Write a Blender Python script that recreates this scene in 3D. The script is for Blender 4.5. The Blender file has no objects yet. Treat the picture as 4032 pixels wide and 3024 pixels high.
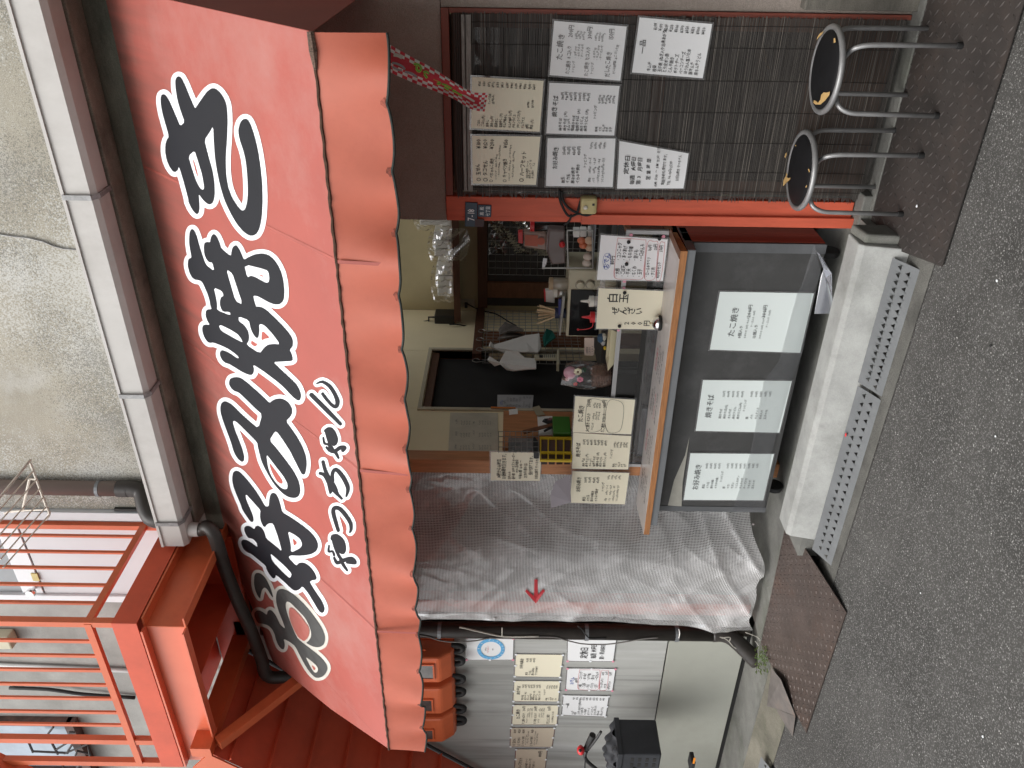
import bpy, bmesh, math, random
from mathutils import Vector, Matrix
from mathutils.geometry import delaunay_2d_cdt
random.seed(7)
SC = bpy.context.scene
COL = SC.collection
# ------------------------------------------------------------------ camera
FPX = 3200.0; YAW = math.atan(3200/5169.0); ROLL = .015; PV = 2010; CZ = 1.6
F0 = Vector((-math.sin(YAW), math.cos(YAW), 0)); R0 = Vector((math.cos(YAW), math.sin(YAW), 0)); U0 = Vector((0, 0, 1))
_a = math.atan((PV-2016)/FPX); _c, _s = math.cos(ROLL), math.sin(ROLL)
_D = F0*math.sin(_a) - U0*math.cos(_a)
AX_F = F0*math.cos(_a) + U0*math.sin(_a)
AX_U = R0*_c - _D*_s
AX_V = R0*_s + _D*_c
cam_d = bpy.data.cameras.new('camera'); cam = bpy.data.objects.new('camera', cam_d); COL.objects.link(cam)
cam_d.sensor_width = 36; cam_d.lens = FPX/4032*36; cam_d.clip_start = .05; cam_d.clip_end = 500
cam.matrix_world = Matrix(((AX_V.x, AX_U.x, -AX_F.x, 0), (AX_V.y, AX_U.y, -AX_F.y, 0), (AX_V.z, AX_U.z, -AX_F.z, CZ), (0, 0, 0, 1)))
SC.camera = cam
# ------------------------------------------------------------------ sky and sun (overcast)
SUN_EL, SUN_AZ = math.radians(58), math.radians(200)      # azimuth clockwise from +Y
world = bpy.data.worlds.new('World'); SC.world = world; world.use_nodes = True
nt = world.node_tree; nt.nodes.clear()
sky = nt.nodes.new('ShaderNodeTexSky'); sky.sky_type = 'NISHITA'; sky.sun_disc = False
sky.sun_elevation = SUN_EL; sky.sun_rotation = SUN_AZ; sky.dust_density = 4.0; sky.air_density = 1.0; sky.ozone_density = 1.0
hsv = nt.nodes.new('ShaderNodeHueSaturation'); hsv.inputs['Saturation'].default_value = .14
bg = nt.nodes.new('ShaderNodeBackground'); bg.inputs['Strength'].default_value = .15
wo = nt.nodes.new('ShaderNodeOutputWorld')
nt.links.new(sky.outputs[0], hsv.inputs['Color']); nt.links.new(hsv.outputs[0], bg.inputs[0]); nt.links.new(bg.outputs[0], wo.inputs[0])
sd = bpy.data.lights.new('sun', 'SUN'); sd.energy = .9; sd.angle = math.radians(40); sd.color = (1, .97, .93)
sun = bpy.data.objects.new('sun', sd); COL.objects.link(sun)
sdir = Vector((math.sin(SUN_AZ)*math.cos(SUN_EL), math.cos(SUN_AZ)*math.cos(SUN_EL), math.sin(SUN_EL)))
sun.rotation_euler = sdir.to_track_quat('Z', 'Y').to_euler()
vs = SC.view_settings; vs.view_transform = 'Standard'; vs.look = 'None'; vs.gamma = 1; vs.exposure = 0.74
vs.use_curve_mapping = False
# ------------------------------------------------------------------ pixel -> place helpers
REG = {1: (0, 0, .63291), 2: (1300, 0, .63291), 3: (2632, 0, .63291), 4: (0, 1000, .63291), 5: (1300, 1000, .63291), 6: (2632, 1000, .63291),
       7: (0, 1974, .63291), 8: (1300, 1974, .63291), 9: (2632, 1974, .63291), 'A': (600, 250, .45208), 'B': (700, 870, .33153),
       'C': (820, 1350, .34949), 'D': (880, 1780, .34949), 'E': (950, 2180, .32547), 'F': (1180, 1450, .5), 'I': (1500, 860, .36166),
       'J': (1850, 900, .36166), 'K': (1600, 1350, .36166), 'L': (1600, 2440, .36166), 'M': (2200, 2440, .36166), 'N': (1350, 80, .29385),
       'O': (2400, 820, .27125), 'P': (2350, 1250, .54274), 'Q': (3000, 860, .22904), 'T': (0, 2650, .31646), 'V': (0, 1800, .3014), 0: (0, 0, 1.0)}
def q(r, a, b): o = REG[r]; return (o[0]+a*o[2], o[1]+b*o[2])
def ray(x, y):
    u = (1512-y)/FPX; v = (x-2016)/FPX
    return AX_F + AX_U*u + AX_V*v
CP = Vector((0, 0, CZ))
def onY(r, a, b, Y): d = ray(*q(r, a, b)); return CP + d*(Y/d.y)
def onX(r, a, b, X): d = ray(*q(r, a, b)); return CP + d*(X/d.x)
def onZ(r, a, b, Z): d = ray(*q(r, a, b)); return CP + d*((Z-CZ)/d.z)
def onP(x, y, p, n): d = ray(x, y); return CP + d*((p-CP).dot(n)/d.dot(n))
# ------------------------------------------------------------------ materials
MATS = {}
def mat(name, col, rough=.6, metal=0.0, var=.12, vscale=6.0, bump=0.0, bscale=60.0, spec=.5, dirt=None, dscale=2.0, damt=.5, stretch=None, trans=0.0, coat=0.0, fine=0.0):
    if name in MATS: return MATS[name]
    m = bpy.data.materials.new(name); m.use_nodes = True; MATS[name] = m
    t = m.node_tree; N = t.nodes; L = t.links; b = N['Principled BSDF']
    b.inputs['Roughness'].default_value = rough; b.inputs['Metallic'].default_value = metal
    b.inputs['Specular IOR Level'].default_value = spec; b.inputs['Coat Weight'].default_value = coat
    tc = N.new('ShaderNodeTexCoord'); mp = N.new('ShaderNodeMapping'); L.new(tc.outputs['Object'], mp.inputs[0])
    if stretch: mp.inputs['Scale'].default_value = stretch
    base = N.new('ShaderNodeRGB'); base.outputs[0].default_value = (*col, 1); cur = base.outputs[0]
    if var:
        n = N.new('ShaderNodeTexNoise'); n.inputs['Scale'].default_value = vscale; n.inputs['Detail'].default_value = 6; n.inputs['Roughness'].default_value = .65
        L.new(mp.outputs[0], n.inputs['Vector'])
        mr = N.new('ShaderNodeMapRange'); mr.inputs[1].default_value = .3; mr.inputs[2].default_value = .7
        mr.inputs[3].default_value = 1-var; mr.inputs[4].default_value = 1+var; L.new(n.outputs[0], mr.inputs[0])
        mx = N.new('ShaderNodeVectorMath'); mx.operation = 'SCALE'; L.new(cur, mx.inputs[0]); L.new(mr.outputs[0], mx.inputs['Scale']); cur = mx.outputs[0]
    if fine:
        n3 = N.new('ShaderNodeTexNoise'); n3.inputs['Scale'].default_value = 260; n3.inputs['Detail'].default_value = 3
        L.new(tc.outputs['Object'], n3.inputs['Vector'])
        mr3 = N.new('ShaderNodeMapRange'); mr3.inputs[1].default_value = .35; mr3.inputs[2].default_value = .65; mr3.inputs[3].default_value = 1-fine; mr3.inputs[4].default_value = 1+fine
        L.new(n3.outputs[0], mr3.inputs[0]); mx3 = N.new('ShaderNodeVectorMath'); mx3.operation = 'SCALE'; L.new(cur, mx3.inputs[0]); L.new(mr3.outputs[0], mx3.inputs['Scale']); cur = mx3.outputs[0]
    if dirt:
        n2 = N.new('ShaderNodeTexNoise'); n2.inputs['Scale'].default_value = dscale; n2.inputs['Detail'].default_value = 9; n2.inputs['Roughness'].default_value = .7
        L.new(mp.outputs[0], n2.inputs['Vector'])
        cr = N.new('ShaderNodeMapRange'); cr.inputs[1].default_value = .5; cr.inputs[2].default_value = .72; cr.inputs[3].default_value = 0; cr.inputs[4].default_value = damt
        L.new(n2.outputs[0], cr.inputs[0])
        mm = N.new('ShaderNodeMix'); mm.data_type = 'RGBA'; L.new(cr.outputs[0], mm.inputs[0]); L.new(cur, mm.inputs[6]); mm.inputs[7].default_value = (*dirt, 1); cur = mm.outputs[2]
    L.new(cur, b.inputs['Base Color'])
    if bump:
        nb = N.new('ShaderNodeTexNoise'); nb.inputs['Scale'].default_value = bscale; nb.inputs['Detail'].default_value = 5; L.new(mp.outputs[0], nb.inputs['Vector'])
        bp = N.new('ShaderNodeBump'); bp.inputs['Strength'].default_value = bump; bp.inputs['Distance'].default_value = .004
        L.new(nb.outputs[0], bp.inputs['Height']); L.new(bp.outputs[0], b.inputs['Normal'])
    if trans:
        tr = N.new('ShaderNodeBsdfTranslucent'); L.new(cur, tr.inputs[0]); ms = N.new('ShaderNodeMixShader'); ms.inputs[0].default_value = trans
        L.new(b.outputs[0], ms.inputs[1]); L.new(tr.outputs[0], ms.inputs[2]); L.new(ms.outputs[0], N['Material Output'].inputs[0])
    return m
def film(name, col, alpha, rough=.08, gl=.12):
    if name in MATS: return MATS[name]
    m = bpy.data.materials.new(name); m.use_nodes = True; MATS[name] = m
    N = m.node_tree.nodes; L = m.node_tree.links; N.clear()
    o = N.new('ShaderNodeOutputMaterial'); tp = N.new('ShaderNodeBsdfTransparent'); df = N.new('ShaderNodeBsdfDiffuse'); df.inputs[0].default_value = (*col, 1)
    g = N.new('ShaderNodeBsdfGlossy'); g.inputs['Roughness'].default_value = rough
    m1 = N.new('ShaderNodeMixShader'); m1.inputs[0].default_value = alpha; L.new(tp.outputs[0], m1.inputs[1]); L.new(df.outputs[0], m1.inputs[2])
    m2 = N.new('ShaderNodeMixShader'); fr = N.new('ShaderNodeLayerWeight'); fr.inputs[0].default_value = .3
    mt = N.new('ShaderNodeMath'); mt.operation = 'MULTIPLY_ADD'; mt.inputs[1].default_value = .5; mt.inputs[2].default_value = gl; L.new(fr.outputs['Fresnel'], mt.inputs[0])
    L.new(mt.outputs[0], m2.inputs[0]); L.new(m1.outputs[0], m2.inputs[1]); L.new(g.outputs[0], m2.inputs[2]); L.new(m2.outputs[0], o.inputs[0])
    return m
# ------------------------------------------------------------------ mesh builder
class MB:
    def __init__(s): s.v = []; s.f = []
    def add(s, vs, fs):
        o = len(s.v); s.v += [tuple(p) for p in vs]; s.f += [tuple(i+o for i in f) for f in fs]; return s
    def box(s, x0, x1, y0, y1, z0, z1):
        x0, x1 = sorted((x0, x1)); y0, y1 = sorted((y0, y1)); z0, z1 = sorted((z0, z1))
        return s.add([(x0, y0, z0), (x1, y0, z0), (x1, y1, z0), (x0, y1, z0), (x0, y0, z1), (x1, y0, z1), (x1, y1, z1), (x0, y1, z1)],
                     [(0, 3, 2, 1), (4, 5, 6, 7), (0, 1, 5, 4), (1, 2, 6, 5), (2, 3, 7, 6), (3, 0, 4, 7)])
    def bar(s, a, b, w, h=None, up=(0, 0, 1)):
        a = Vector(a); b = Vector(b); d = (b-a).normalized(); up = Vector(up)
        if abs(d.dot(up)) > .98: up = Vector((1, 0, 0))
        x = d.cross(up).normalized(); y = x.cross(d); h = h or w; x *= w/2; y *= h/2
        P = [a-x-y, a+x-y, a+x+y, a-x+y, b-x-y, b+x-y, b+x+y, b-x+y]
        return s.add(P, [(0, 3, 2, 1), (4, 5, 6, 7), (0, 1, 5, 4), (1, 2, 6, 5), (2, 3, 7, 6), (3, 0, 4, 7)])
    def tube(s, pts, r, n=8, cap=True):
        pts = [Vector(p) for p in pts]; rs = r if isinstance(r, (list, tuple)) else [r]*len(pts)
        o = len(s.v); ref = None
        for i, p in enumerate(pts):
            d = (pts[min(i+1, len(pts)-1)]-pts[max(i-1, 0)]).normalized()
            if ref is None:
                ref = Vector((0, 0, 1)) if abs(d.z) < .9 else Vector((1, 0, 0))
            x = (ref - d*ref.dot(d)).normalized(); y = d.cross(x); ref = x
            for k in range(n):
                t = 2*math.pi*k/n; s.v.append(tuple(p + x*rs[i]*math.cos(t) + y*rs[i]*math.sin(t)))
        for i in range(len(pts)-1):
            for k in range(n):
                a = o+i*n+k; b = o+i*n+(k+1) % n; s.f.append((a, b, b+n, a+n))
        if cap:
            s.f.append(tuple(o+k for k in reversed(range(n)))); s.f.append(tuple(o+(len(pts)-1)*n+k for k in range(n)))
        return s
    def lathe(s, c, prof, n=16, axis=(0, 0, 1)):
        ax = Vector(axis).normalized(); ref = Vector((1, 0, 0)) if abs(ax.x) < .9 else Vector((0, 1, 0))
        x = (ref-ax*ref.dot(ax)).normalized(); y = ax.cross(x); c = Vector(c); o = len(s.v)
        for (r, h) in prof:
            for k in range(n):
                t = 2*math.pi*k/n; s.v.append(tuple(c+ax*h+x*r*math.cos(t)+y*r*math.sin(t)))
        for i in range(len(prof)-1):
            for k in range(n):
                a = o+i*n+k; b = o+i*n+(k+1) % n; s.f.append((a, b, b+n, a+n))
        s.f.append(tuple(o+k for k in reversed(range(n)))); s.f.append(tuple(o+(len(prof)-1)*n+k for k in range(n)))
        return s
    def poly(s, pts): return s.add(pts, [tuple(range(len(pts)))])
    def prism(s, pts, d):
        n = len(pts); d = Vector(d); P = [Vector(p) for p in pts]
        return s.add(P+[p+d for p in P], [tuple(reversed(range(n))), tuple(range(n, 2*n))]+[(i, (i+1) % n, (i+1) % n+n, i+n) for i in range(n)])
    def grid(s, fn, nu, nv):
        o = len(s.v)
        for j in range(nv+1):
            for i in range(nu+1): s.v.append(tuple(fn(i/nu, j/nv)))
        for j in range(nv):
            for i in range(nu):
                a = o+j*(nu+1)+i; s.f.append((a, a+1, a+nu+2, a+nu+1))
        return s
    def ball(s, c, r, n=12, m=8, sq=(1, 1, 1)):
        c = Vector(c)
        return s.add(*_ball(c, r, n, m, sq))
    def build(s, name, m, parent=None, smooth=False, bev=0, kind=None, label=None):
        me = bpy.data.meshes.new(name); me.from_pydata(s.v, [], s.f); me.validate()
        me.materials.append(m)
        if smooth is not False:
            for p in me.polygons: p.use_smooth = True
        o = bpy.data.objects.new(name, me); COL.objects.link(o)
        bm = bmesh.new(); bm.from_mesh(me); bmesh.ops.recalc_face_normals(bm, faces=bm.faces); bm.to_mesh(me); bm.free()
        if smooth == 'auto':
            try: me.set_sharp_from_angle(angle=math.radians(40))
            except Exception: pass
        if bev:
            b = o.modifiers.new('bevel', 'BEVEL'); b.width = bev; b.segments = 2; b.limit_method = 'ANGLE'
        if parent: setp(o, parent)
        if kind: o['kind'] = kind
        if label: o['label'] = label
        return o
def _ball(c, r, n, m, sq):
    v = []; f = []
    for j in range(m+1):
        ph = math.pi*j/m
        for k in range(n):
            t = 2*math.pi*k/n; v.append(c+Vector((r*sq[0]*math.sin(ph)*math.cos(t), r*sq[1]*math.sin(ph)*math.sin(t), r*sq[2]*math.cos(ph))))
    for j in range(m):
        for k in range(n):
            a = j*n+k; b = j*n+(k+1) % n; f.append((a, b, b+n, a+n))
    return v, f
def wm(o): return o.matrix_basis.copy() if not o.parent else wm(o.parent) @ o.matrix_parent_inverse @ o.matrix_basis
def setp(o, p): o.parent = p; o.matrix_parent_inverse = wm(p).inverted()
def tag(o, label, cat, group=None):
    o['label'] = label; o['category'] = cat
    if group: o['group'] = group
    return o
def thing(name, label, cat, loc, group=None):
    o = bpy.data.objects.new(name, None); COL.objects.link(o); o.location = loc; o.empty_display_size = .1
    o.matrix_basis = Matrix.Translation(loc)
    return tag(o, label, cat, group)
def struct(o): o['kind'] = 'structure'; return o
def copy_tree(o, delta, par=None):
    c = o.copy(); COL.objects.link(c)
    if par is None: c.location = Vector(o.location)+Vector(delta)
    else: c.parent = par
    for k in list(o.children): copy_tree(k, delta, c)
    return c
def arc(pts, n=6):
    """Catmull-Rom through points"""
    P = [Vector(p) for p in pts]; out = []
    for i in range(len(P)-1):
        a = P[max(i-1, 0)]; b = P[i]; c = P[i+1]; d = P[min(i+2, len(P)-1)]
        for k in range(n):
            t = k/n; out.append(.5*((2*b)+(-a+c)*t+(2*a-5*b+4*c-d)*t*t+(-a+3*b-3*c+d)*t**3))
    return out+[P[-1]]
# ------------------------------------------------------------------ glyphs
GL = {}
def glyph(ch, bold=0.0):
    k = (ch, bold)
    if k in GL: return GL[k]
    if ch in ' 　': GL[k] = ([], [], .5 if ch == ' ' else 1.0); return GL[k]
    c = bpy.data.curves.new('glyph', 'FONT'); c.body = ch; c.size = 1; c.resolution_u = 1; c.offset = bold
    o = bpy.data.objects.new('glyph', c); COL.objects.link(o); m = o.to_mesh()
    vs = [(v.co.x, v.co.y) for v in m.vertices]; fs = [tuple(p.vertices) for p in m.polygons]
    w = 1.0 if ord(ch) > 0x2000 else ((max(v[0] for v in vs)+.06) if vs else .4)
    o.to_mesh_clear(); bpy.data.objects.remove(o); bpy.data.curves.remove(c)
    GL[k] = (vs, fs, w); return GL[k]
def twidth(s, bold=0): return sum(glyph(c, bold)[2] for c in s)
# ------------------------------------------------------------------ material palette
ASPH = mat('asphalt', (.056, .054, .050), .93, var=.3, vscale=2.2, bump=1.0, bscale=150, dirt=(.022, .021, .019), dscale=1.6, damt=.8)
def asphalt_nodes():
    t = ASPH.node_tree; N = t.nodes; L = t.links; b = N['Principled BSDF']; src = b.inputs['Base Color'].links[0].from_socket
    tc = N.new('ShaderNodeTexCoord')
    for sc, th, colr in ((160, .42, (.12, .118, .112, 1)), (105, .30, (.19, .186, .178, 1)), (70, .20, (.30, .295, .28, 1)), (38, .10, (.46, .45, .43, 1))):
        v = N.new('ShaderNodeTexVoronoi'); v.inputs['Scale'].default_value = sc; v.inputs['Randomness'].default_value = 1
        L.new(tc.outputs['Object'], v.inputs['Vector'])
        lt = N.new('ShaderNodeMath'); lt.operation = 'LESS_THAN'; lt.inputs[1].default_value = th; L.new(v.outputs['Distance'], lt.inputs[0])
        sp = N.new('ShaderNodeSeparateColor'); L.new(v.outputs['Color'], sp.inputs[0])
        g2 = N.new('ShaderNodeMath'); g2.operation = 'GREATER_THAN'; g2.inputs[1].default_value = .35 if sc > 150 else .55 if sc > 100 else .74 if sc > 50 else .8; L.new(sp.outputs[0], g2.inputs[0])
        mu = N.new('ShaderNodeMath'); mu.operation = 'MULTIPLY'; L.new(lt.outputs[0], mu.inputs[0]); L.new(g2.outputs[0], mu.inputs[1])
        mm = N.new('ShaderNodeMix'); mm.data_type = 'RGBA'; L.new(mu.outputs[0], mm.inputs[0]); L.new(src, mm.inputs[6]); mm.inputs[7].default_value = colr
        src = mm.outputs[2]
    L.new(src, b.inputs['Base Color'])
asphalt_nodes()
CONC = mat('kerb_concrete', (.34, .345, .33), .88, var=.16, vscale=7, bump=.4, bscale=80, dirt=(.20, .205, .19), dscale=4.5, damt=.7, fine=.06)
CONCD = mat('apron_concrete', (.17, .17, .155), .9, var=.25, vscale=6, bump=.5, bscale=60, dirt=(.07, .08, .05), dscale=2.4, damt=.75, fine=.12)
STUCCO = mat('door_stucco', (.31, .265, .23), .9, var=.14, vscale=3, bump=.6, bscale=170, dirt=(.18, .14, .12), dscale=2, damt=.4, fine=.12)
UPWALL = mat('upper_wall_concrete', (.36, .335, .275), .92, var=.16, vscale=2.2, bump=.4, bscale=90, dirt=(.62, .63, .62), dscale=1.7, damt=.55, fine=.22)
LANDW = mat('landing_wall_concrete', (.33, .33, .31), .9, var=.22, vscale=2.5, bump=.4, bscale=90, dirt=(.17, .17, .15), dscale=2.2, damt=.55, fine=.1)
SOFFIT = mat('soffit_concrete', (.14, .13, .11), .9, var=.3, vscale=4, bump=.5, bscale=80, dirt=(.03, .03, .025), dscale=3, damt=.7, fine=.15, stretch=(1, 1, 3))
METALW = mat('gutter_white_metal', (.52, .505, .48), .5, var=.07, vscale=2, dirt=(.30, .275, .245), dscale=2.6, damt=.38, stretch=(1, 1, .6))
ORANGE = mat('orange_paint', (.62, .135, .05), .38, var=.07, vscale=5, dirt=(.33, .05, .02), dscale=4, damt=.3, bump=.08, bscale=90)
ORANGED = mat('red_oxide_paint', (.58, .085, .035), .5, var=.12, vscale=4, dirt=(.34, .05, .02), dscale=3, damt=.4)
REDPOST = mat('red_post_paint', (.58, .105, .052), .6, var=.12, vscale=8, bump=.3, bscale=40, dirt=(.32, .06, .035), dscale=6, damt=.4, stretch=(3, 3, .4))
REDDARK = mat('faded_red_board', (.3, .06, .035), .65, var=.2, vscale=8, bump=.4, bscale=40, stretch=(3, 3, .5))
AWN = mat('awning_red_canvas', (.57, .145, .112), .42, var=.08, vscale=1.6, dirt=(.62, .31, .27), dscale=1.1, damt=.75, bump=.15, bscale=300, trans=.38, spec=.7)
AWNV = mat('awning_valance_canvas', (.62, .155, .09), .5, var=.08, vscale=3.5, bump=.12, bscale=300, trans=.3, dirt=(.48, .10, .055), dscale=5, damt=.35, spec=.6)
AWNS = mat('awning_shaded_side_canvas', (.40, .09, .065), .6, var=.08, vscale=2.5, bump=.12, bscale=300, trans=.25)  # darker copy of the canvas, shade of the side panels put into its colour
BIND = mat('hem_binding_black', (.022, .028, .024), .85, var=.4, vscale=60)
INK = mat('sign_black_vinyl', (.010, .011, .015), .55, var=.05, spec=.22)
WHT = mat('sign_white_vinyl', (.80, .82, .84), .45, var=.02, vscale=3)
GREY = mat('dirty_vinyl', (.5, .49, .42), .6, var=.2, vscale=20)
PIPEB = mat('downpipe_black', (.035, .03, .027), .45, var=.25, vscale=6, dirt=(.09, .075, .06), dscale=7, damt=.4)
PIPEM = mat('downpipe_mauve', (.27, .215, .195), .5, var=.06, vscale=5)
WOODP = mat('pine_post', (.50, .22, .09), .55, var=.18, vscale=9, stretch=(5, 5, .6), dirt=(.28, .10, .04), dscale=5, damt=.35)
WOODD = mat('dark_wood', (.10, .04, .02), .6, var=.25, vscale=8, stretch=(1, 5, 5))
WOODM = mat('brown_wood', (.17, .07, .03), .6, var=.25, vscale=8, stretch=(1, 1, 4))
PLY = mat('plywood_edge', (.36, .155, .055), .6, var=.3, vscale=12, stretch=(1, 6, 14))
YWALL = mat('interior_plaster', (.88, .78, .52), .85, var=.05, vscale=2, bump=.15, bscale=100)
GWALL = mat('panel_grey_plaster', (.42, .425, .40), .75, var=.07, vscale=1.6, dirt=(.26, .26, .245), dscale=1.4, damt=.5, stretch=(1, 1, .55), bump=.15, bscale=90)
GWALL2 = mat('panel_base_plaster', (.35, .355, .31), .8, var=.07, vscale=1.8, dirt=(.25, .25, .21), dscale=1.6, damt=.45, bump=.2, bscale=90)
BLK = mat('black_plastic', (.02, .02, .02), .4, var=.1)
DARK = mat('dark_void', (.018, .017, .016), .8, var=.2)
CAB = mat('cabinet_laminate', (.047, .047, .046), .58, var=.18, vscale=5, dirt=(.12, .12, .12), dscale=9, damt=.3, spec=.5, fine=.08)
STEELG = mat('grey_steel', (.2, .21, .22), .4, metal=.3, var=.1, vscale=6)
CHROME = mat('chrome', (.75, .75, .75), .12, metal=1, var=0)
TUBE = mat('stool_tube', (.30, .30, .30), .45, metal=.5, var=.12, vscale=20)
SEAT = mat('stool_vinyl_black', (.010, .010, .011), .6, var=.2, vscale=15, spec=.18)
FOAM = mat('stool_foam', (.55, .36, .14), .9, var=.15, vscale=30)
RUB = mat('rubber_black', (.012, .012, .012), .7, var=.1)
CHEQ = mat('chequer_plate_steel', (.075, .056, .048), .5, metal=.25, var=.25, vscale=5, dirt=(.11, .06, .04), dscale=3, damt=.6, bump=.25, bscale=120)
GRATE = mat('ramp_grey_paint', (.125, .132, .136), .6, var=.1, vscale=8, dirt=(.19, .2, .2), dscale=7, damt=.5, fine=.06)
REED = mat('reed_slat', (.046, .040, .035), .6, var=.45, vscale=30, stretch=(.3, 1, 6))
def reed_nodes():
    t = REED.node_tree; N = t.nodes; L = t.links; b = N['Principled BSDF']; src = b.inputs['Base Color'].links[0].from_socket
    tc = N.new('ShaderNodeTexCoord'); mp = N.new('ShaderNodeMapping'); mp.inputs['Scale'].default_value = (2.6, 1, 430); L.new(tc.outputs['Object'], mp.inputs[0])
    n = N.new('ShaderNodeTexNoise'); n.inputs['Scale'].default_value = 1; n.inputs['Detail'].default_value = 2; L.new(mp.outputs[0], n.inputs['Vector'])
    mr = N.new('ShaderNodeMapRange'); mr.inputs[1].default_value = .56; mr.inputs[2].default_value = .72; L.new(n.outputs[0], mr.inputs[0])
    mm = N.new('ShaderNodeMix'); mm.data_type = 'RGBA'; L.new(mr.outputs[0], mm.inputs[0]); L.new(src, mm.inputs[6]); mm.inputs[7].default_value = (.23, .205, .175, 1); L.new(mm.outputs[2], b.inputs['Base Color'])
reed_nodes()
STRING = mat('blind_string', (.03, .025, .022), .9, var=.1)
PAPW = mat('paper_white_laminated', (.84, .85, .85), .22, var=.02, vscale=2)
PAPC = mat('paper_cream_laminated', (.85, .80, .62), .25, var=.02, vscale=2)
PAPB = mat('paper_tan', (.60, .52, .40), .5, var=.03, vscale=3)
PAPG = mat('paper_cool_white_laminated', (.70, .76, .74), .2, var=.02, vscale=2)
CLEAR = film('lamination_clear', (.5, .5, .5), .12, .1, .08)
INKT = mat('marker_black', (.03, .03, .03), .7, var=0)
INKG = mat('print_grey', (.16, .17, .17), .7, var=0)
INKR = mat('marker_red', (.55, .06, .07), .7, var=0)
INKB = mat('marker_blue', (.05, .1, .4), .7, var=0)
INKLT = mat('marker_faded', (.20, .19, .19), .7, var=0)
GLASS = film('pane_dark_glass', (.02, .02, .02), .25, .04, .06)
FILMB = film('plastic_sheet', (.30, .31, .33), .12, .2, .02)
BAG = film('clear_bag', (.7, .7, .68), .06, .15, .06)
CLOTH = mat('white_cloth', (.78, .76, .71), .9, var=.06, vscale=10, bump=.1)
STYRO = mat('white_foam_box', (.86, .85, .80), .7, var=.04, vscale=14)
WIRE = mat('wire_steel', (.35, .34, .32), .35, metal=.8, var=.1)
BEIGE = mat('beige_enamel', (.52, .48, .34), .4, var=.05)
REDP = mat('red_plastic', (.62, .03, .035), .35, var=.05)
WPL = mat('white_plastic', (.68, .66, .58), .4, var=.05)
BRONZE = mat('concrete_patch', (.30, .30, .28), .9, var=.2, vscale=8)
MOSS = mat('moss', (.07, .10, .02), .95, var=.5, vscale=30)
YPAINT = mat('yellow_plastic', (.6, .42, .02), .45, var=.05)
GREENP = mat('green_plastic', (.06, .2, .03), .35, var=.08)
DOORW = mat('white_door_panel', (.72, .75, .77), .35, var=.02, vscale=2)
SKYW = film('sky_window_glass', (.35, .42, .5), .6, .05, .25)

CHEQT = mat('chequer_tread_worn', (.085, .068, .06), .4, metal=.4, var=.3, vscale=12)
def awn_dirt():
    """weathering that follows the canvas: soot band along the wall edge, streaks running down from it"""
    t = AWN.node_tree; N = t.nodes; L = t.links; b = N['Principled BSDF']; src = b.inputs['Base Color'].links[0].from_socket
    tc = N.new('ShaderNodeTexCoord'); sx = N.new('ShaderNodeSeparateXYZ'); L.new(tc.outputs['Object'], sx.inputs[0])
    mp = N.new('ShaderNodeMapping'); mp.inputs['Scale'].default_value = (26, 2.2, 2.2); L.new(tc.outputs['Object'], mp.inputs[0])
    n = N.new('ShaderNodeTexNoise'); n.inputs['Scale'].default_value = 1; n.inputs['Detail'].default_value = 5; L.new(mp.outputs[0], n.inputs['Vector'])
    mr = N.new('ShaderNodeMapRange'); mr.inputs[1].default_value = 2.75; mr.inputs[2].default_value = 3.22; mr.inputs[3].default_value = 0; mr.inputs[4].default_value = 1; L.new(sx.outputs[2], mr.inputs[0])
    mu = N.new('ShaderNodeMath'); mu.operation = 'MULTIPLY'; L.new(mr.outputs[0], mu.inputs[0]); L.new(n.outputs[0], mu.inputs[1])
    m2 = N.new('ShaderNodeMapRange'); m2.inputs[1].default_value = .10; m2.inputs[2].default_value = .6; m2.inputs[4].default_value = .75; L.new(mu.outputs[0], m2.inputs[0])
    mm = N.new('ShaderNodeMix'); mm.data_type = 'RGBA'; L.new(m2.outputs[0], mm.inputs[0]); L.new(src, mm.inputs[6]); mm.inputs[7].default_value = (.17, .10, .08, 1)
    L.new(mm.outputs[2], b.inputs['Base Color'])
awn_dirt()

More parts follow.
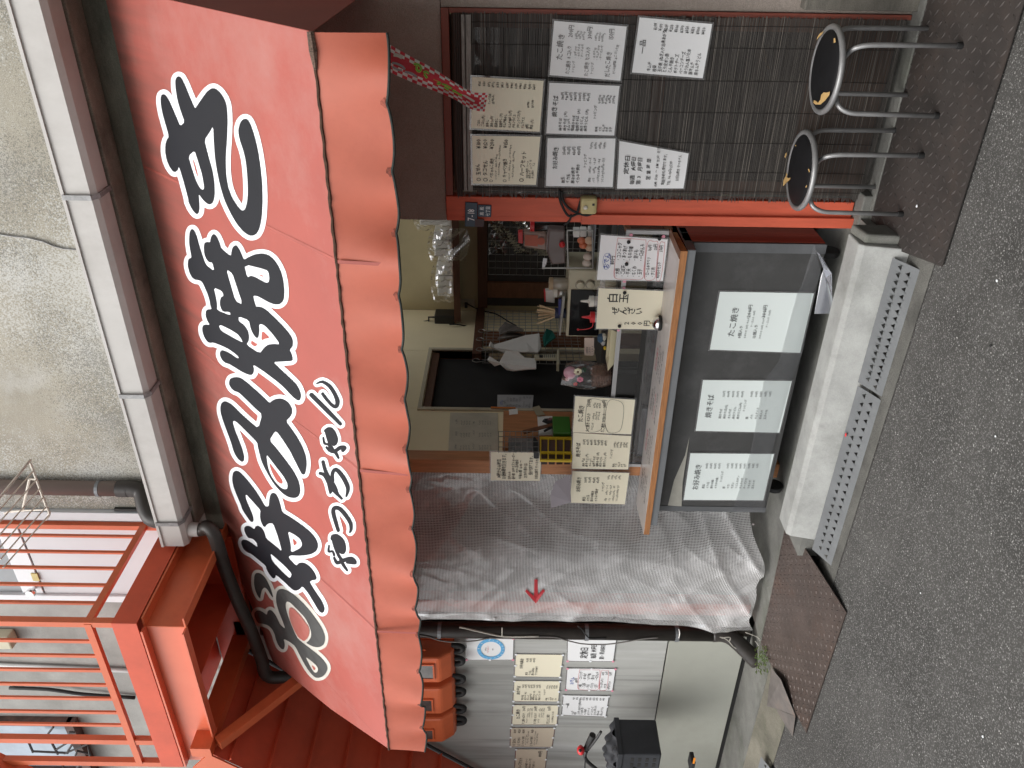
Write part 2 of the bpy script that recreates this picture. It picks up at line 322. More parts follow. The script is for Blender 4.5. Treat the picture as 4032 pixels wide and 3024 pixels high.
SLAB = mat('slab_edge_concrete', (.24, .22, .18), .9, var=.3, vscale=5, bump=.4, bscale=80, dirt=(.07, .06, .045), dscale=4, damt=.75, fine=.2)
HEAD = mat('header_mossy_concrete', (.115, .115, .09), .92, var=.35, vscale=3, bump=.5, bscale=60, dirt=(.03, .032, .022), dscale=2.5, damt=.8, fine=.15, stretch=(1, 1, 3.5))
def wall_mottle():
    """white lime speckle and dark soot speckle scattered over the render coat"""
    t = UPWALL.node_tree; N = t.nodes; L = t.links; b = N['Principled BSDF']; src = b.inputs['Base Color'].links[0].from_socket
    tc = N.new('ShaderNodeTexCoord')
    for sc, big, lo, col, am in ((150, 1.1, .50, (.66, .67, .65, 1), .55), (190, 1.5, .53, (.12, .12, .11, 1), .6)):
        a = N.new('ShaderNodeTexNoise'); a.inputs['Scale'].default_value = sc; a.inputs['Detail'].default_value = 2; L.new(tc.outputs['Object'], a.inputs['Vector'])
        m = N.new('ShaderNodeTexNoise'); m.inputs['Scale'].default_value = big; m.inputs['Detail'].default_value = 4
        mpp = N.new('ShaderNodeMapping'); mpp.inputs['Location'].default_value = (sc, 3, 1); L.new(tc.outputs['Object'], mpp.inputs[0]); L.new(mpp.outputs[0], m.inputs['Vector'])
        s_ = N.new('ShaderNodeMath'); s_.operation = 'ADD'; L.new(a.outputs[0], s_.inputs[0]); L.new(m.outputs[0], s_.inputs[1])
        if sc == 190:
            sz = N.new('ShaderNodeSeparateXYZ'); L.new(tc.outputs['Object'], sz.inputs[0]); zr_ = N.new('ShaderNodeMapRange'); zr_.inputs[1].default_value = 4.1; zr_.inputs[2].default_value = 3.45; zr_.inputs[4].default_value = .14; L.new(sz.outputs[2], zr_.inputs[0])
            ad_ = N.new('ShaderNodeMath'); ad_.operation = 'ADD'; L.new(s_.outputs[0], ad_.inputs[0]); L.new(zr_.outputs[0], ad_.inputs[1]); s_ = ad_
        r = N.new('ShaderNodeMapRange'); r.inputs[1].default_value = 2*lo+.04; r.inputs[2].default_value = 2*lo+.16; r.inputs[4].default_value = am; L.new(s_.outputs[0], r.inputs[0])
        mm = N.new('ShaderNodeMix'); mm.data_type = 'RGBA'; L.new(r.outputs[0], mm.inputs[0]); L.new(src, mm.inputs[6]); mm.inputs[7].default_value = col; src = mm.outputs[2]
    L.new(src, b.inputs['Base Color'])
wall_mottle()

def wall_streaks():
    """rain streaks: soft vertical bands of grime down the plastered panel"""
    t = GWALL.node_tree; N = t.nodes; L = t.links; b = N['Principled BSDF']; src = b.inputs['Base Color'].links[0].from_socket
    tc = N.new('ShaderNodeTexCoord')
    for (sx, sz, lo, hi, col, am) in ((5.5, .35, .50, .62, (.22, .225, .21, 1), .65), (30, .6, .58, .74, (.15, .15, .14, 1), .5), (9, .5, .56, .70, (.55, .56, .55, 1), .5)):
        mp = N.new('ShaderNodeMapping'); mp.inputs['Scale'].default_value = (sx, 1, sz); mp.inputs['Location'].default_value = (sx, 0, sz*3); L.new(tc.outputs['Object'], mp.inputs[0])
        n = N.new('ShaderNodeTexNoise'); n.inputs['Scale'].default_value = 1; n.inputs['Detail'].default_value = 5; L.new(mp.outputs[0], n.inputs['Vector'])
        r = N.new('ShaderNodeMapRange'); r.inputs[1].default_value = lo; r.inputs[2].default_value = hi; r.inputs[4].default_value = am; L.new(n.outputs[0], r.inputs[0])
        mm = N.new('ShaderNodeMix'); mm.data_type = 'RGBA'; L.new(r.outputs[0], mm.inputs[0]); L.new(src, mm.inputs[6]); mm.inputs[7].default_value = col; src = mm.outputs[2]
    L.new(src, b.inputs['Base Color'])
wall_streaks()

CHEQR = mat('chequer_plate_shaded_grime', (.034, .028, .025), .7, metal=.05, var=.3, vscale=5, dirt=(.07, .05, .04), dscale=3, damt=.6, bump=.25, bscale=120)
CHEQTR = mat('chequer_tread_shaded', (.055, .047, .043), .55, metal=.2, var=.3, vscale=12)  # right plate and treads: darker copies of the steel, shade put into their colour
STRIP = mat('patched_dark_strip', (.10, .098, .088), .95, var=.3, vscale=5, bump=.6, bscale=120, dirt=(.04, .038, .034), dscale=3, damt=.8, fine=.25)
SLOPE = mat('mossy_gutter_concrete', (.15, .14, .11), .9, var=.35, vscale=4, bump=.5, bscale=60, dirt=(.05, .055, .03), dscale=2.2, damt=.8, fine=.15)
# ================================================================== SETTING
XL, YB = -2.75, 5.48
struct(MB().box(-30, 30, -30, 30, -.2, 0).build('road', ASPH))
# worn concrete gutter strip along the foot of the ramps
ap = MB().box(-2.95, -1.22, 3.12, 5.48, .0, .1); ap.box(-9, -3.80, 3.16, 3.5, .0, .07); ap.box(-3.80, -2.95, 3.30, 5.0, 0, .1); ap.box(-1.22, 1.5, 3.36, 3.62, 0, .06)
struct(ap.build('concrete_apron', CONCD))
struct(MB().add([(-8, 2.93, .004), (-3.82, 2.93, .004), (-3.82, 3.16, .066), (-8, 3.16, .066)], [(0, 1, 2, 3)]).build('gutter_slope', SLOPE))
struct(MB().add([(-2.95, 2.88, .004), (-1.2, 2.86, .004), (-1.2, 3.06, .008), (-2.95, 3.06, .008)], [(0, 1, 2, 3)]).build('patched_asphalt_strip', STRIP))

# ---- building
bld = thing('shop_building', 'small plastered shop building with open serving front and red framed doorway', 'building', (-2, 3.55, 0))
MB().box(-1.29, 2.5, 3.46, 3.555, 1.895, 3.02).build('stucco_wall', STUCCO, bld, bev=.004)
MB().box(-.42, 2.5, 3.46, 3.62, 0, 1.893).build('wall_pier', STUCCO, bld)
MB().box(-.405, 2.5, 3.40, 3.458, .02, .50).build('wall_plinth', SOFFIT, bld, bev=.006)
MB().box(-3.92, 2.5, 3.56, 3.66, 2.42, 3.34).build('header_wall', HEAD, bld)
MB().box(-3.10, 2.5, 3.44, 3.62, 3.342, 3.42).build('slab_edge', SLAB, bld, bev=.006)
MB().box(-2.98, 2.5, 3.55, 3.7, 3.422, 7.0).build('upper_wall', UPWALL, bld)
MB().box(-3.078, -2.982, 3.55, 3.7, 3.422, 7.0).build('upper_wall', UPWALL, bld)
MB().box(-9, -3.80, 3.55, 3.7, 3.30, 7.0).build('landing_wall', LANDW, bld)
MB().box(-3.80, -3.105, 3.56, 3.66, 3.342, 3.428).build('sill_band', LANDW, bld)
MB().box(-9, -3.93, 3.5, 3.7, .588, 3.298).build('panel_wall', GWALL, bld)
MB().box(-9, -3.93, 3.492, 3.7, .1, .578).build('base_panel', GWALL2, bld)
MB().box(-9, -3.93, 3.51, 3.7, .0, .6).build('base_recess', DARK, bld)
# interior shell
MB().box(XL-.05, 1.0, YB, YB+.1, .1, 2.7).build('back_wall', mat('back_plaster_olive', (.50, .43, .26), .85, var=.06), bld)
MB().box(XL-.06, XL, 3.693, 4.145, .1, 2.7).build('side_wall', YWALL, bld)
MB().box(XL-.06, XL, 4.147, 4.858, 2.14, 2.7).build('side_wall_header', YWALL, bld)
MB().box(XL-.06, XL, 4.86, YB-.002, .1, 2.7).build('side_wall', YWALL, bld)
MB().box(XL-.9, XL-.062, 4.0, 5.1, .1, 2.4).build('back_room_dark_box', DARK, bld)  # solid dark box standing in for the shade of the unlit room
MB().box(-3.95, -1.2, 3.67, 4.75, 2.702, 2.8).build('ceiling', mat('ceiling_board', (.7, .66, .55), .9), bld)  # out of view, cut short so sky light reaches the back wall
MB().box(-3.98, -3.93, 3.52, 5.0, .1, 2.7).build('partition_wall', mat('dim_plaster', (.2, .18, .14), .9), bld)
MB().box(-3.93, XL-.065, 4.9, 5.0, .1, 2.7).build('partition_wall', mat('dim_plaster', (.2, .18, .14), .9), bld)
MB().box(-3.86, -3.76, 3.54, 3.62, .1, 2.5).build('door_jamb', REDPOST, bld)
MB().box(-3.35, -3.29, 4.2, 4.3, .1, 2.3).build('door_jamb', WOODP, bld)
# wood trims round the inner opening
jm = onX(5, 655, 690, XL)
MB().box(XL-.16, XL-.005, 4.86, 4.90, 1.75, 2.13).build('opening_jamb', WOODP, bld)
t = MB(); t.box(XL-.01, XL+.012, 4.12, 4.145, .1, 2.165); t.box(XL-.01, XL+.012, 4.86, 4.885, 1.0, 2.165); t.box(XL-.01, XL+.012, 4.146, 4.859, 2.142, 2.165)
t.build('opening_trim', mat('cream_trim', (.5, .45, .33), .5), bld)
MB().box(XL-.13, XL-.015, 4.147, 4.858, 2.09, 2.14).build('opening_lintel', WOODD, bld)
MB().box(XL+.001, XL+.045, 4.75, 5.44, 1.80, 1.86).build('side_rail', WOODD, bld)
MB().box(XL+.05, .9, YB-.05, YB-.002, 1.78, 1.85).build('back_rail', WOODD, bld)
MB().box(XL+.001, XL+.03, 4.93, 5.10, .1, 1.79).build('wall_stud', WOODM, bld)
MB().box(XL+.06, .8, YB-.03, YB-.002, .9, 1.779).build('dark_wainscot', mat('wainscot_black', (.035, .03, .025), .45), bld)
MB().box(XL+.14, XL+.26, YB-.06, YB-.032, .9, 1.779).build('wall_stud', WOODM, bld)
MB().box(XL+.001, XL+.02, 3.72, 4.1, .1, 1.64).build('board_panel', WOODP, bld)
# posts and door frame
MB().box(-2.822, -2.730, 3.602, 3.69, .1, 2.5).build('pine_post', WOODP, bld, bev=.004)
p = MB().box(-1.262, -1.172, 3.44, 3.50, .11, 1.894); p.build('door_post', REDPOST, bld, bev=.004)
MB().box(-1.288, -1.264, 3.455, 3.52, .11, 1.894).build('door_post', REDPOST, bld, bev=.003)
MB().box(-1.284, -1.238, 3.418, 3.4405, .10, 1.30).build('post_batten', REDPOST, bld, bev=.003)
MB().box(-1.31, -1.12, 3.37, 3.56, .0, .105).build('post_footing', CONCD, bld, bev=.006)
MB().box(-1.17, -.422, 3.445, 3.50, 1.862, 1.893).build('door_head', mat('dull_red_frame', (.22, .055, .035), .5), bld, bev=.002)
MB().box(-.44, -.422, 3.445, 3.50, .062, 1.86).build('door_jamb', mat('dull_red_frame', (.22, .055, .035), .5), bld, bev=.002)
# sliding door behind the blind
dr = thing('sliding_door', 'dark wood and glass sliding door hidden behind the reed blind', 'door', (-.8, 3.53, .07))
d = MB(); d.box(-1.168, -1.11, 3.515, 3.545, .07, 1.86); d.box(-.50, -.44, 3.515, 3.545, .07, 1.86); d.box(-1.11, -.5, 3.515, 3.545, .07, .40); d.box(-1.11, -.5, 3.515, 3.545, 1.78, 1.86); d.box(-1.11, -.5, 3.515, 3.545, .98, 1.03)
d.build('door_frame', WOODD, dr)
MB().box(-1.11, -.5, 3.525, 3.533, .402, .978).build('pane', GLASS, dr); MB().box(-1.11, -.5, 3.525, 3.533, 1.032, 1.778).build('pane', GLASS, dr)
MB().box(-1.12, -.46, 3.56, 3.565, .05, 1.88).build('inner_curtain', mat('door_inner_curtain', (.075, .07, .062), .9, var=.3, vscale=5), dr)

# ---- box gutter under the upper wall
gt = thing('box_gutter', 'long white metal box gutter with strap brackets above the red awning', 'gutter', (-1.3, 3.3, 3.35))
GX0, GX1 = -3.12, 1.2
def gut(z0, z1, z2): return
prof = [(3.425, 3.490), (3.425, 3.352), (3.325, 3.352), (3.302, 3.372), (3.300, 3.478), (3.292, 3.478), (3.292, 3.492), (3.306, 3.492), (3.306, 3.476), (3.31, 3.38), (3.33, 3.362), (3.415, 3.362), (3.415, 3.49)]
g = MB(); n = len(prof)
g.add([(GX0, y, z) for y, z in prof]+[(GX1, y, z) for y, z in prof], [(i, (i+1) % n, (i+1) % n+n, i+n) for i in range(n)])
g.add([(GX0, 3.425, 3.49), (GX0, 3.425, 3.352), (GX0, 3.325, 3.352), (GX0, 3.302, 3.372), (GX0, 3.300, 3.49)], [(0, 1, 2, 3, 4)])
g.build('gutter_trough', METALW, gt)
for (r, a, b) in ((1, 490, 1225), (4, 850, 880), (7, 1040, 135)):
    xx = onY(r, a, b, 3.3).x; k = MB()
    k.box(xx-.011, xx+.011, 3.286, 3.2915, 3.365, 3.486); k.add([(xx-.011, 3.290, 3.366), (xx+.011, 3.290, 3.366), (xx+.011, 3.32, 3.343), (xx-.011, 3.32, 3.343)], [(0, 1, 2, 3)]); k.box(xx-.011, xx+.011, 3.32, 3.43, 3.342, 3.350)
    k.build('strap_bracket', mat('zinc_strap', (.27, .27, .27), .5, metal=.3, var=.3, vscale=30), gt)
# gutter outlet and black downpipe
pb = thing('black_downpipe', 'black downpipe running from the gutter end down the wall beside the net curtain', 'downpipe', (-4.03, 3.45, .1))
x0 = onY(7, 1230, 175, 3.37).x
pts = [(x0, 3.37, 3.35), (x0, 3.37, 3.285)] + [tuple(onY(7, a, b, Y)) for a, b, Y in ((1290, 160, 3.36), (1335, 215, 3.34), (1400, 420, 3.34), (1480, 620, 3.33), (1560, 800, 3.32), (1628, 985, 3.30), (1645, 1060, 3.29), (1690, 1095, 3.29))] + [tuple(onY(7, 1790, 1090, 3.30)), tuple(onY(7, 1900, 1080, 3.32))]
MB().tube(arc(pts, 4), .038, 12).build('upper_pipe', PIPEB, pb, smooth=True)
MB().tube([(x0, 3.37, 3.352), (x0, 3.37, 3.30)], .04, 14).build('pipe_socket', METALW, pb, smooth='auto')
xt_ = onY(8, 700, 803, 3.44).x; xb_ = onY(9, 150, 822, 3.44).x
MB().tube([(xt_, 3.44, 3.1), (xt_, 3.44, 2.0), (xb_, 3.44, .33)], .046, 14).build('lower_pipe', PIPEB, pb, smooth=True)
MB().tube(arc([(xb_, 3.44, .34), (xb_, 3.44, .27), (xb_-.03, 3.42, .20), (xb_-.15, 3.36, .06)], 4), .05, 14).build('elbow', PIPEB, pb, smooth=True)
for z in (.55, 1.1, 2.0): MB().lathe((xb_+(xt_-xb_)*z/2, 3.44, z), [(.051, 0), (.051, .022)], 16).build('pipe_strap', STEELG, pb)
MB().box(-3.955, -3.90, 3.46, 3.50, .1, 3.0).build('corner_batten', mat('batten_dark', (.09, .075, .06), .8, var=.4, vscale=12), pb)
# mauve pipe on upper wall
pm = thing('mauve_downpipe', 'mauve downpipe on the upper wall ending in a black elbow at the gutter', 'downpipe', (-2.91, 3.5, 3.5))
MB().tube([(-2.885, 3.50, 6.5), (-2.885, 3.50, 3.73)], .042, 14).build('pipe', PIPEM, pm, smooth=True)
MB().tube(arc([(-2.885, 3.50, 3.74), (-2.885, 3.5, 3.68), (-2.90, 3.49, 3.63), (-2.95, 3.42, 3.59), (-2.985, 3.37, 3.54), (-2.99, 3.365, 3.44)], 4), .046, 14).build('elbow', PIPEB, pm, smooth=True)
MB().lathe((-2.885, 3.5, 3.70), [(.047, 0), (.047, .06)], 16).build('collar', PIPEB, pm, smooth='auto')
zz = onY(4, 632, 1470, 3.5).z
MB().lathe((-2.885, 3.5, zz), [(.046, 0), (.046, .018)], 16).build('pipe_clip', STEELG, pm)

nw = thing('added_shade_wall', 'added grey wall out of view at the right, there to shade the right side', 'wall', (.72, 1.4, 0))
MB().box(.62, .82, -.6, 3.38, 0, 5.6).build('shade_wall_body', SOFFIT, nw, bev=.006); MB().box(.56, .88, -.66, 3.38, 5.602, 5.68).build('coping', SLAB, nw, bev=.006)  # unseen wall added to shade the doorway side and the ground
# hairline sealed crack on the upper wall
ck = [onY(4, a, b, 3.547) for a, b in ((-60, 440), (0, 455), (80, 470), (180, 478), (270, 500), (340, 530), (400, 545), (470, 552))]
ck = [onY(1, a, b, 3.547) for a, b in ((-60, 1440), (0, 1455), (80, 1468), (180, 1478), (270, 1500), (340, 1530), (400, 1545), (480, 1552))]
m = MB()
for i in range(len(ck)-1): m.bar(ck[i], ck[i+1], .020, .002, (0, 0, 1))
m.build('sealed_crack', mat('crack_sealant', (.46, .46, .47), .7), bld)
# ================================================================== AWNING
YF = 2.49
A = onY(0, 1247, 127, YF); B = onY(0, 1521, 2949, YF); zf = (A.z+B.z)/2
C0 = onY(0, 430, 0, 3.55); C1 = onY(0, 873, 2050, 3.55); zb = (C0.z+C1.z)/2
PN = Vector((0, -(zb-zf), (3.55-YF))).normalized(); PP = Vector((0, YF, zf))
XR = A.x; XLF = B.x; k1 = onP(1057, 2591, PP, PN)
aw = thing('shop_awning', 'sloping faded red canvas awning with giant black and white lettering and scalloped valance', 'awning', (-2, 3.0, 2.0))
def onA(x, y, off=0.0): return onP(x, y, PP, PN) + PN*off
def tri(loops):
    """union triangulation of many closed 2-D loops"""
    vs = []; fs = []
    for L_ in loops:
        ar = sum(L_[i][0]*L_[(i+1) % len(L_)][1]-L_[(i+1) % len(L_)][0]*L_[i][1] for i in range(len(L_)))
        if ar < 0: L_ = L_[::-1]
        o = len(vs); vs += [Vector(p) for p in L_]; fs.append(list(range(o, len(vs))))
    r = delaunay_2d_cdt(vs, [], fs, 1, 1e-4)
    return r[0], r[2]
# canopy outline on its sloping plane (x along the wall, t up the slope); the far top corner is cut back
_S = [onA(*p) for p in ((1300, 2790), (1075, 2605), (1060, 2573), (1012, 2434), (964, 2328), (920, 2212), (882, 2096), (862.6, 2000))]
ED = [Vector((XLF, YF, zf))]+_S+[Vector((XR, 3.55, zb)), Vector((XR, YF, zf))]
SL = math.hypot(zb-zf, 3.55-YF)
def slp(x, t): return Vector((x, YF+(3.55-YF)*t/SL, zf+(zb-zf)*t/SL))
v_, f_ = tri([[(p.x, (p.y-YF)/(3.55-YF)*SL) for p in ED]])
cn = MB(); T = [slp(*p) for p in v_]; cn.add(T, [tuple(x) for x in f_]); cn.add([p-PN*.0015 for p in T], [tuple(reversed(x)) for x in f_]); cn.build('canopy', AWN, aw)
def vwave(x): return .006*math.sin(x*9.5+.6)+.004*math.sin(x*23+1.1)
NS = 17.0; zbot = onY(2, 370, 285, YF).z
def vz(t):
    s = abs(math.sin(math.pi*(t*NS*.93+.12)))**.75
    return zbot+.014 - .014*s + .030*t
def val(u, v):
    x = XR+(XLF-XR)*u; zt = zf; z1 = vz(u); z = zt+(z1-zt)*v
    return (x, YF-.002-vwave(x)*v*3.2 - .012*v + .010*v*math.sin(x*31)*v, z)
MB().grid(val, 340, 8).build('valance', AWNV, aw, smooth=True)
MB().tube([Vector(val(i/340, 1))+Vector((0, 0, -.001)) for i in range(341)], .0045, 6).build('hem_binding', BIND, aw, smooth=True)
MB().tube([(x0, YF-.003+.0015*math.sin(i*3.1), zf+.0015*math.sin(i*1.7)) for i, x0 in enumerate([XR+(XLF-XR)*k/150 for k in range(151)])], [.0045+.0028*abs(math.sin(k*1.9))*random.random() for k in range(151)], 6).build('seam_cord', mat('seam_dirt_brown', (.07, .035, .02), .9, var=.5, vscale=50), aw)
MB().tube([(XR+.002, YF, zf+.004), (XR-.05, YF-.004, zf+.001), (XR-.10, YF-.004, zf)], [.011, .013, .006], 7).build('corner_fray', mat('fray_dark', (.12, .08, .06), .95, var=.9, vscale=160), aw)
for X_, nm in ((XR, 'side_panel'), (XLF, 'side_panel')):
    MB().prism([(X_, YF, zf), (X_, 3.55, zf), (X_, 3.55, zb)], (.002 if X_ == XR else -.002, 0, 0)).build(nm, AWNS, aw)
STN = mat('hem_rot_stain', (.27, .07, .045), .85, var=.7, vscale=60)
random.seed(17)
for i in range(17):
    t_ = (i-.12)/(NS*.93)
    if t_ < .02 or t_ > .99: continue
    P = []; zc = .955
    for k in range(10):
        a = 6.283*k/10; P.append(Vector(val(min(.999, max(.001, t_+.0050*math.cos(a)*(.6+.6*random.random()))), min(.985, zc+.045*math.sin(a)*(.5+.6*random.random()))))-Vector((0, .0022, 0)))
    MB().poly(P).build('hem_stain', STN, aw)
# welded overlaps of the canvas
for fx in (.21, .47, .74):
    x = XR+(XLF-XR)*fx; s = PN*.0012
    a = Vector((x, YF, zf))+s; b = Vector((x-.02, 3.55, zb))+s
    MB().add([a-Vector((.006, 0, 0)), a+Vector((.006, 0, 0)), b+Vector((.006, 0, 0)), b-Vector((.006, 0, 0))], [(0, 1, 2, 3)]).build('welded_seam', mat('awning_seam_canvas', (.34, .075, .055), .5, var=.1), aw)
    MB().add([(x-.006, YF-.012, zf-.006), (x+.006, YF-.012, zf-.006), (x+.006, YF-.026-vwave(x), vz(fx)+.012), (x-.006, YF-.026-vwave(x), vz(fx)+.012)], [(0, 1, 2, 3)]).build('welded_seam', mat('awning_seam_canvas', (.34, .075, .055), .5, var=.1), aw)
fr = MB(); fr.tube([(XR-.12, YF+.02, zf-.03), (XLF+.02, YF+.02, zf-.03)], .014, 8)
for x in (-1.2, -2.0, XLF+.03): fr.tube([(x, YF+.02, zf-.03), (x, 3.54, zf-.03)], .012, 8); fr.tube([(x, YF+.02, zf-.03), (x, 3.54, zb-.06)], .012, 8)
fr.build('frame_tube', STEELG, aw)
# --- lettering traced onto the canvas plane
def chaikin(P, it=1):
    for _ in range(it):
        Q = []
        for i in range(len(P)):
            a = P[i]; b = P[(i+1) % len(P)]
            Q += [(a[0]*.8+b[0]*.2, a[1]*.8+b[1]*.2), (a[0]*.2+b[0]*.8, a[1]*.2+b[1]*.8)]
        P = Q
    return P
def lay(loops, off, name, m, par, chk=True):
    v, f = tri([chaikin(l) for l in loops] if chk else loops)
    b = MB(); b.add([onA(p[0], p[1], off) for p in v], [tuple(x) for x in f]); return b.build(name, m, par)
def seg(a, b, r0, r1):
    dx, dy = b[0]-a[0], b[1]-a[1]; t = math.atan2(dy, dx); out = []
    for k in range(9): an = t+math.pi/2+math.pi*k/8; out.append((a[0]+r0*math.cos(an), a[1]+r0*math.sin(an)))
    for k in range(9): an = t-math.pi/2+math.pi*k/8; out.append((b[0]+r1*math.cos(an), b[1]+r1*math.sin(an)))
    return out
def letter(pts, w, holes=(), reds=(), mb=INK, mw=WHT, off=0.0):
    P = [q(*p) for p in pts]; ch = chaikin(P)
    n = len(ch); out = [seg(ch[i], ch[(i+1) % n], w, w) for i in range(n)] + [ch]
    grp = thing_letter(mb)
    lay(out, .0015+off, 'letter_outline', mw, grp, False); lay([P], .003+off, 'letter_face', mb, grp)
    for h in holes: lay([[q(*p) for p in h]], .0042+off, 'letter_counter', mw, grp)
    for h in reds: lay([[q(*p) for p in h]], .0052+off, 'letter_counter_canvas', AWN, grp)
def thing_letter(mb): return aw
def R(r, s): v = [float(k) for k in s.replace(',', ' ').split()]; return [(r, v[i], v[i+1]) for i in range(0, len(v), 2)]
KI = R('A', '205,150 215,120 235,110 258,125 290,190 320,265 350,335 376,395 400,360 440,300 480,245 520,215 550,215 590,245 625,295 648,350 657,420 660,500 655,650 645,780 643,880 648,980 665,1080 700,1170 745,1240 775,1275 795,1282 815,1265 832,1200 838,1120 833,980 820,850 800,760 775,690 757,620 755,570 770,515 795,485 815,480 838,490 860,530 895,630 925,760 945,890 960,1030 965,1180 958,1330 940,1430 915,1480 885,1498 850,1498 800,1465 740,1395 680,1290 630,1180 595,1060 570,940 552,830 542,700 536,542 505,595 458,665 480,760 505,850 530,940 545,1040 548,1120 542,1180 528,1215 505,1228 480,1218 445,1185 407,1133 412,1200 415,1260 408,1300 395,1312 375,1300 345,1260 320,1205 318,1180 300,1110 270,1000 236,892 225,930 205,945 185,940 155,900 130,840 117,770 118,710 130,665 150,635 125,545 95,440 80,360 77,300 85,272 105,265 125,280 150,320 185,400 215,470 247,547 288,508 255,420 225,320 208,220')
letter(KI, 19, [R('A', '323,805 376,757 400,830 440,960 458,1060 458,1090 448,1098 425,1085 390,1020 350,900')], [R('A', '362,835 370,838 395,920 412,995 390,950')])
YAK = R('B', '142,210 148,130 165,98 185,95 208,120 235,190 265,300 300,410 340,522 443,597 418,490 380,490 345,450 322,390 316,310 322,265 345,247 392,252 395,215 410,170 432,152 455,165 480,205 505,265 522,325 637,420 645,360 660,310 685,287 705,290 735,330 765,395 792,462 850,425 930,392 1010,383 1080,400 1145,450 1200,530 1240,620 1262,720 1272,830 1268,920 1250,960 1215,988 1160,990 1090,965 1020,925 960,893 920,885 900,895 935,1020 955,1015 1000,1020 1060,1055 1150,1140 1260,1250 1340,1345 1365,1390 1375,1440 1370,1490 1333,1530 1360,1580') + \
    R('C', '958,182 955,195 930,203 860,207 735,213 800,275 880,350 950,415 1000,465 1035,530 1050,580 1048,620 1035,645 1010,645 970,615 920,565 860,500 780,430 700,370 620,310 508,240 520,290 518,330 500,358 475,360 430,345 370,315 300,270 240,235 195,222 165,195 142,150 135,115 145,88 165,80 200,90 260,122 320,165 345,175 348,155 310,120 240,70 180,40 145,25') + \
    R('B', '425,1440 395,1448 360,1435 325,1385 300,1320 297,1265 310,1235 340,1228 388,1233 355,1180 337,1120 340,1070 360,1048 410,1045 395,1005 382,930 355,850 320,770 290,715 250,700 210,695 175,670 145,610 125,530 128,470 140,445 172,435 155,350 143,270')
letter(YAK, 17, [R('B', '800,510 1060,575 1090,605 1100,680 1090,725 1060,730 1010,705 930,660 880,645 837,668'), R('B', '588,572 660,620 700,745 783,990 697,948 640,750'),
    R('B', '438,787 537,830 555,887 525,900 510,950 512,1000 530,1050 550,1075 630,1078 636,1118 475,1055 480,990 465,900'), R('B', '500,1245 515,1235 540,1240 640,1290 720,1340 760,1390 783,1438 740,1420 640,1365 525,1300'),
    R('B', '735,1130 855,1175 875,1270 900,1330 930,1375 955,1390 972,1370 982,1300 977,1225 1010,1222 1050,1245 1130,1330 1228,1462 1150,1455 1080,1465 1030,1505 985,1570 825,1465 855,1420 860,1370 848,1300 800,1230 735,1185')],
    [R('B', '1012,1290 1110,1385 1050,1395 1005,1418'), R('B', '888,1412 940,1450 968,1452 932,1492 882,1458'), R('B', '950,625 1030,645 1028,662')])
MI = R('C', '240,435 255,400 290,385 340,383 385,400 450,450 560,545 640,620 697,677 730,645 770,628 815,623 860,635 905,665 935,705 952,750 950,790 935,825 880,880 940,960 1010,1060 1070,1170 1105,1270 1115,1350 1108,1430 1095,1475 1080,1482 1060,1475 1030,1420 980,1320 930,1220 860,1110 773,988 740,1020 695,1097 770,1180 880,1320 960,1430 1020,1540') + \
    R('D', '868,390 870,450 855,490 830,510 790,515 740,505 680,470 620,410 570,350 520,270 470,180 430,90') + R('C', '582,1240 565,1170 558,1120 480,1040 400,960 340,900 300,875 285,880 285,910 310,990 350,1090 385,1180 410,1270 410,1315 400,1335 380,1337 345,1310 310,1260 285,1200 275,1160 245,1070 210,980 170,870 145,780 142,720 155,675 185,655 215,660 270,690 370,790 480,890 570,962 615,803 540,740 440,640 360,565 335,550 300,540 265,510 243,470')
letter(MI, 15.5, [R('D', '492,20 540,80 600,160 680,260 725,340 732,380 725,410 700,415 660,400 600,340 545,260 510,160')], [R('D', '528,110 580,180 640,260 678,320 675,350 650,350 610,320 560,230 535,160')], off=.0002)
KO = R('D', '105,270 115,225 145,205 180,215 230,260 290,330 360,420 420,510 475,610 515,610 520,550 530,490 545,462 570,455 600,470 630,530 650,600 667,675 760,730 880,810 980,890 1040,960 1068,1020 1070,1070 1050,1115 1000,1145 930,1160 850,1165 760,1160 735,1185 825,1280 850,1250 885,1240 930,1250 985,1290 1030,1350 1052,1400 1053,1425 1040,1437 1000,1442 975,1460') + \
    R('E', '900,450 970,550 1000,610 1015,660 1008,700 985,715 955,700 920,650 880,580 820,480 748,388 710,430 670,445 640,440 590,400 530,340 425,250 420,285 400,298 375,285 335,230 310,180') + \
    R('D', '484,1280 400,1210 320,1145 270,1125 230,1090 205,1030 208,1000 225,983 260,985 310,1010 392,1073 380,1020 350,985 320,970 285,965 260,930 240,880 240,845 265,828 300,830 355,868 365,835 395,825 430,845 460,885 475,930 485,970 600,1060 665,1120 640,1020 610,920 565,800 520,800 495,815 475,842 455,835 430,785 417,730 418,690 425,655 360,580 300,515 270,480 255,480 255,515 285,590 320,670 343,740 342,775 330,788 305,775 260,710 215,640 205,600 170,520 125,410 105,330')
letter(KO, 14, [R('D', '735,890 800,920 870,970 893,1020 890,1055 860,1085 770,1127 770,1050 755,970'), R('D', '535,1135 600,1190 700,1280 778,1365 765,1405 750,1412 680,1350 560,1225')], [R('D', '788,960 845,1015 805,1055')], off=.0004)
INKF = mat('weathered_black_vinyl', (.045, .047, .045), .6, var=.35, vscale=10); WHTF = mat('weathered_white_vinyl', (.55, .53, .47), .6, var=.14, vscale=9)
letter(R('E', '160,330 165,260 185,230 220,230 265,255 310,310 350,390 375,460 393,530 370,510 330,440 300,410 280,408 255,440 240,500 235,543 205,510 175,440 162,380'), 12, mb=INKF, mw=WHTF, off=.0002)
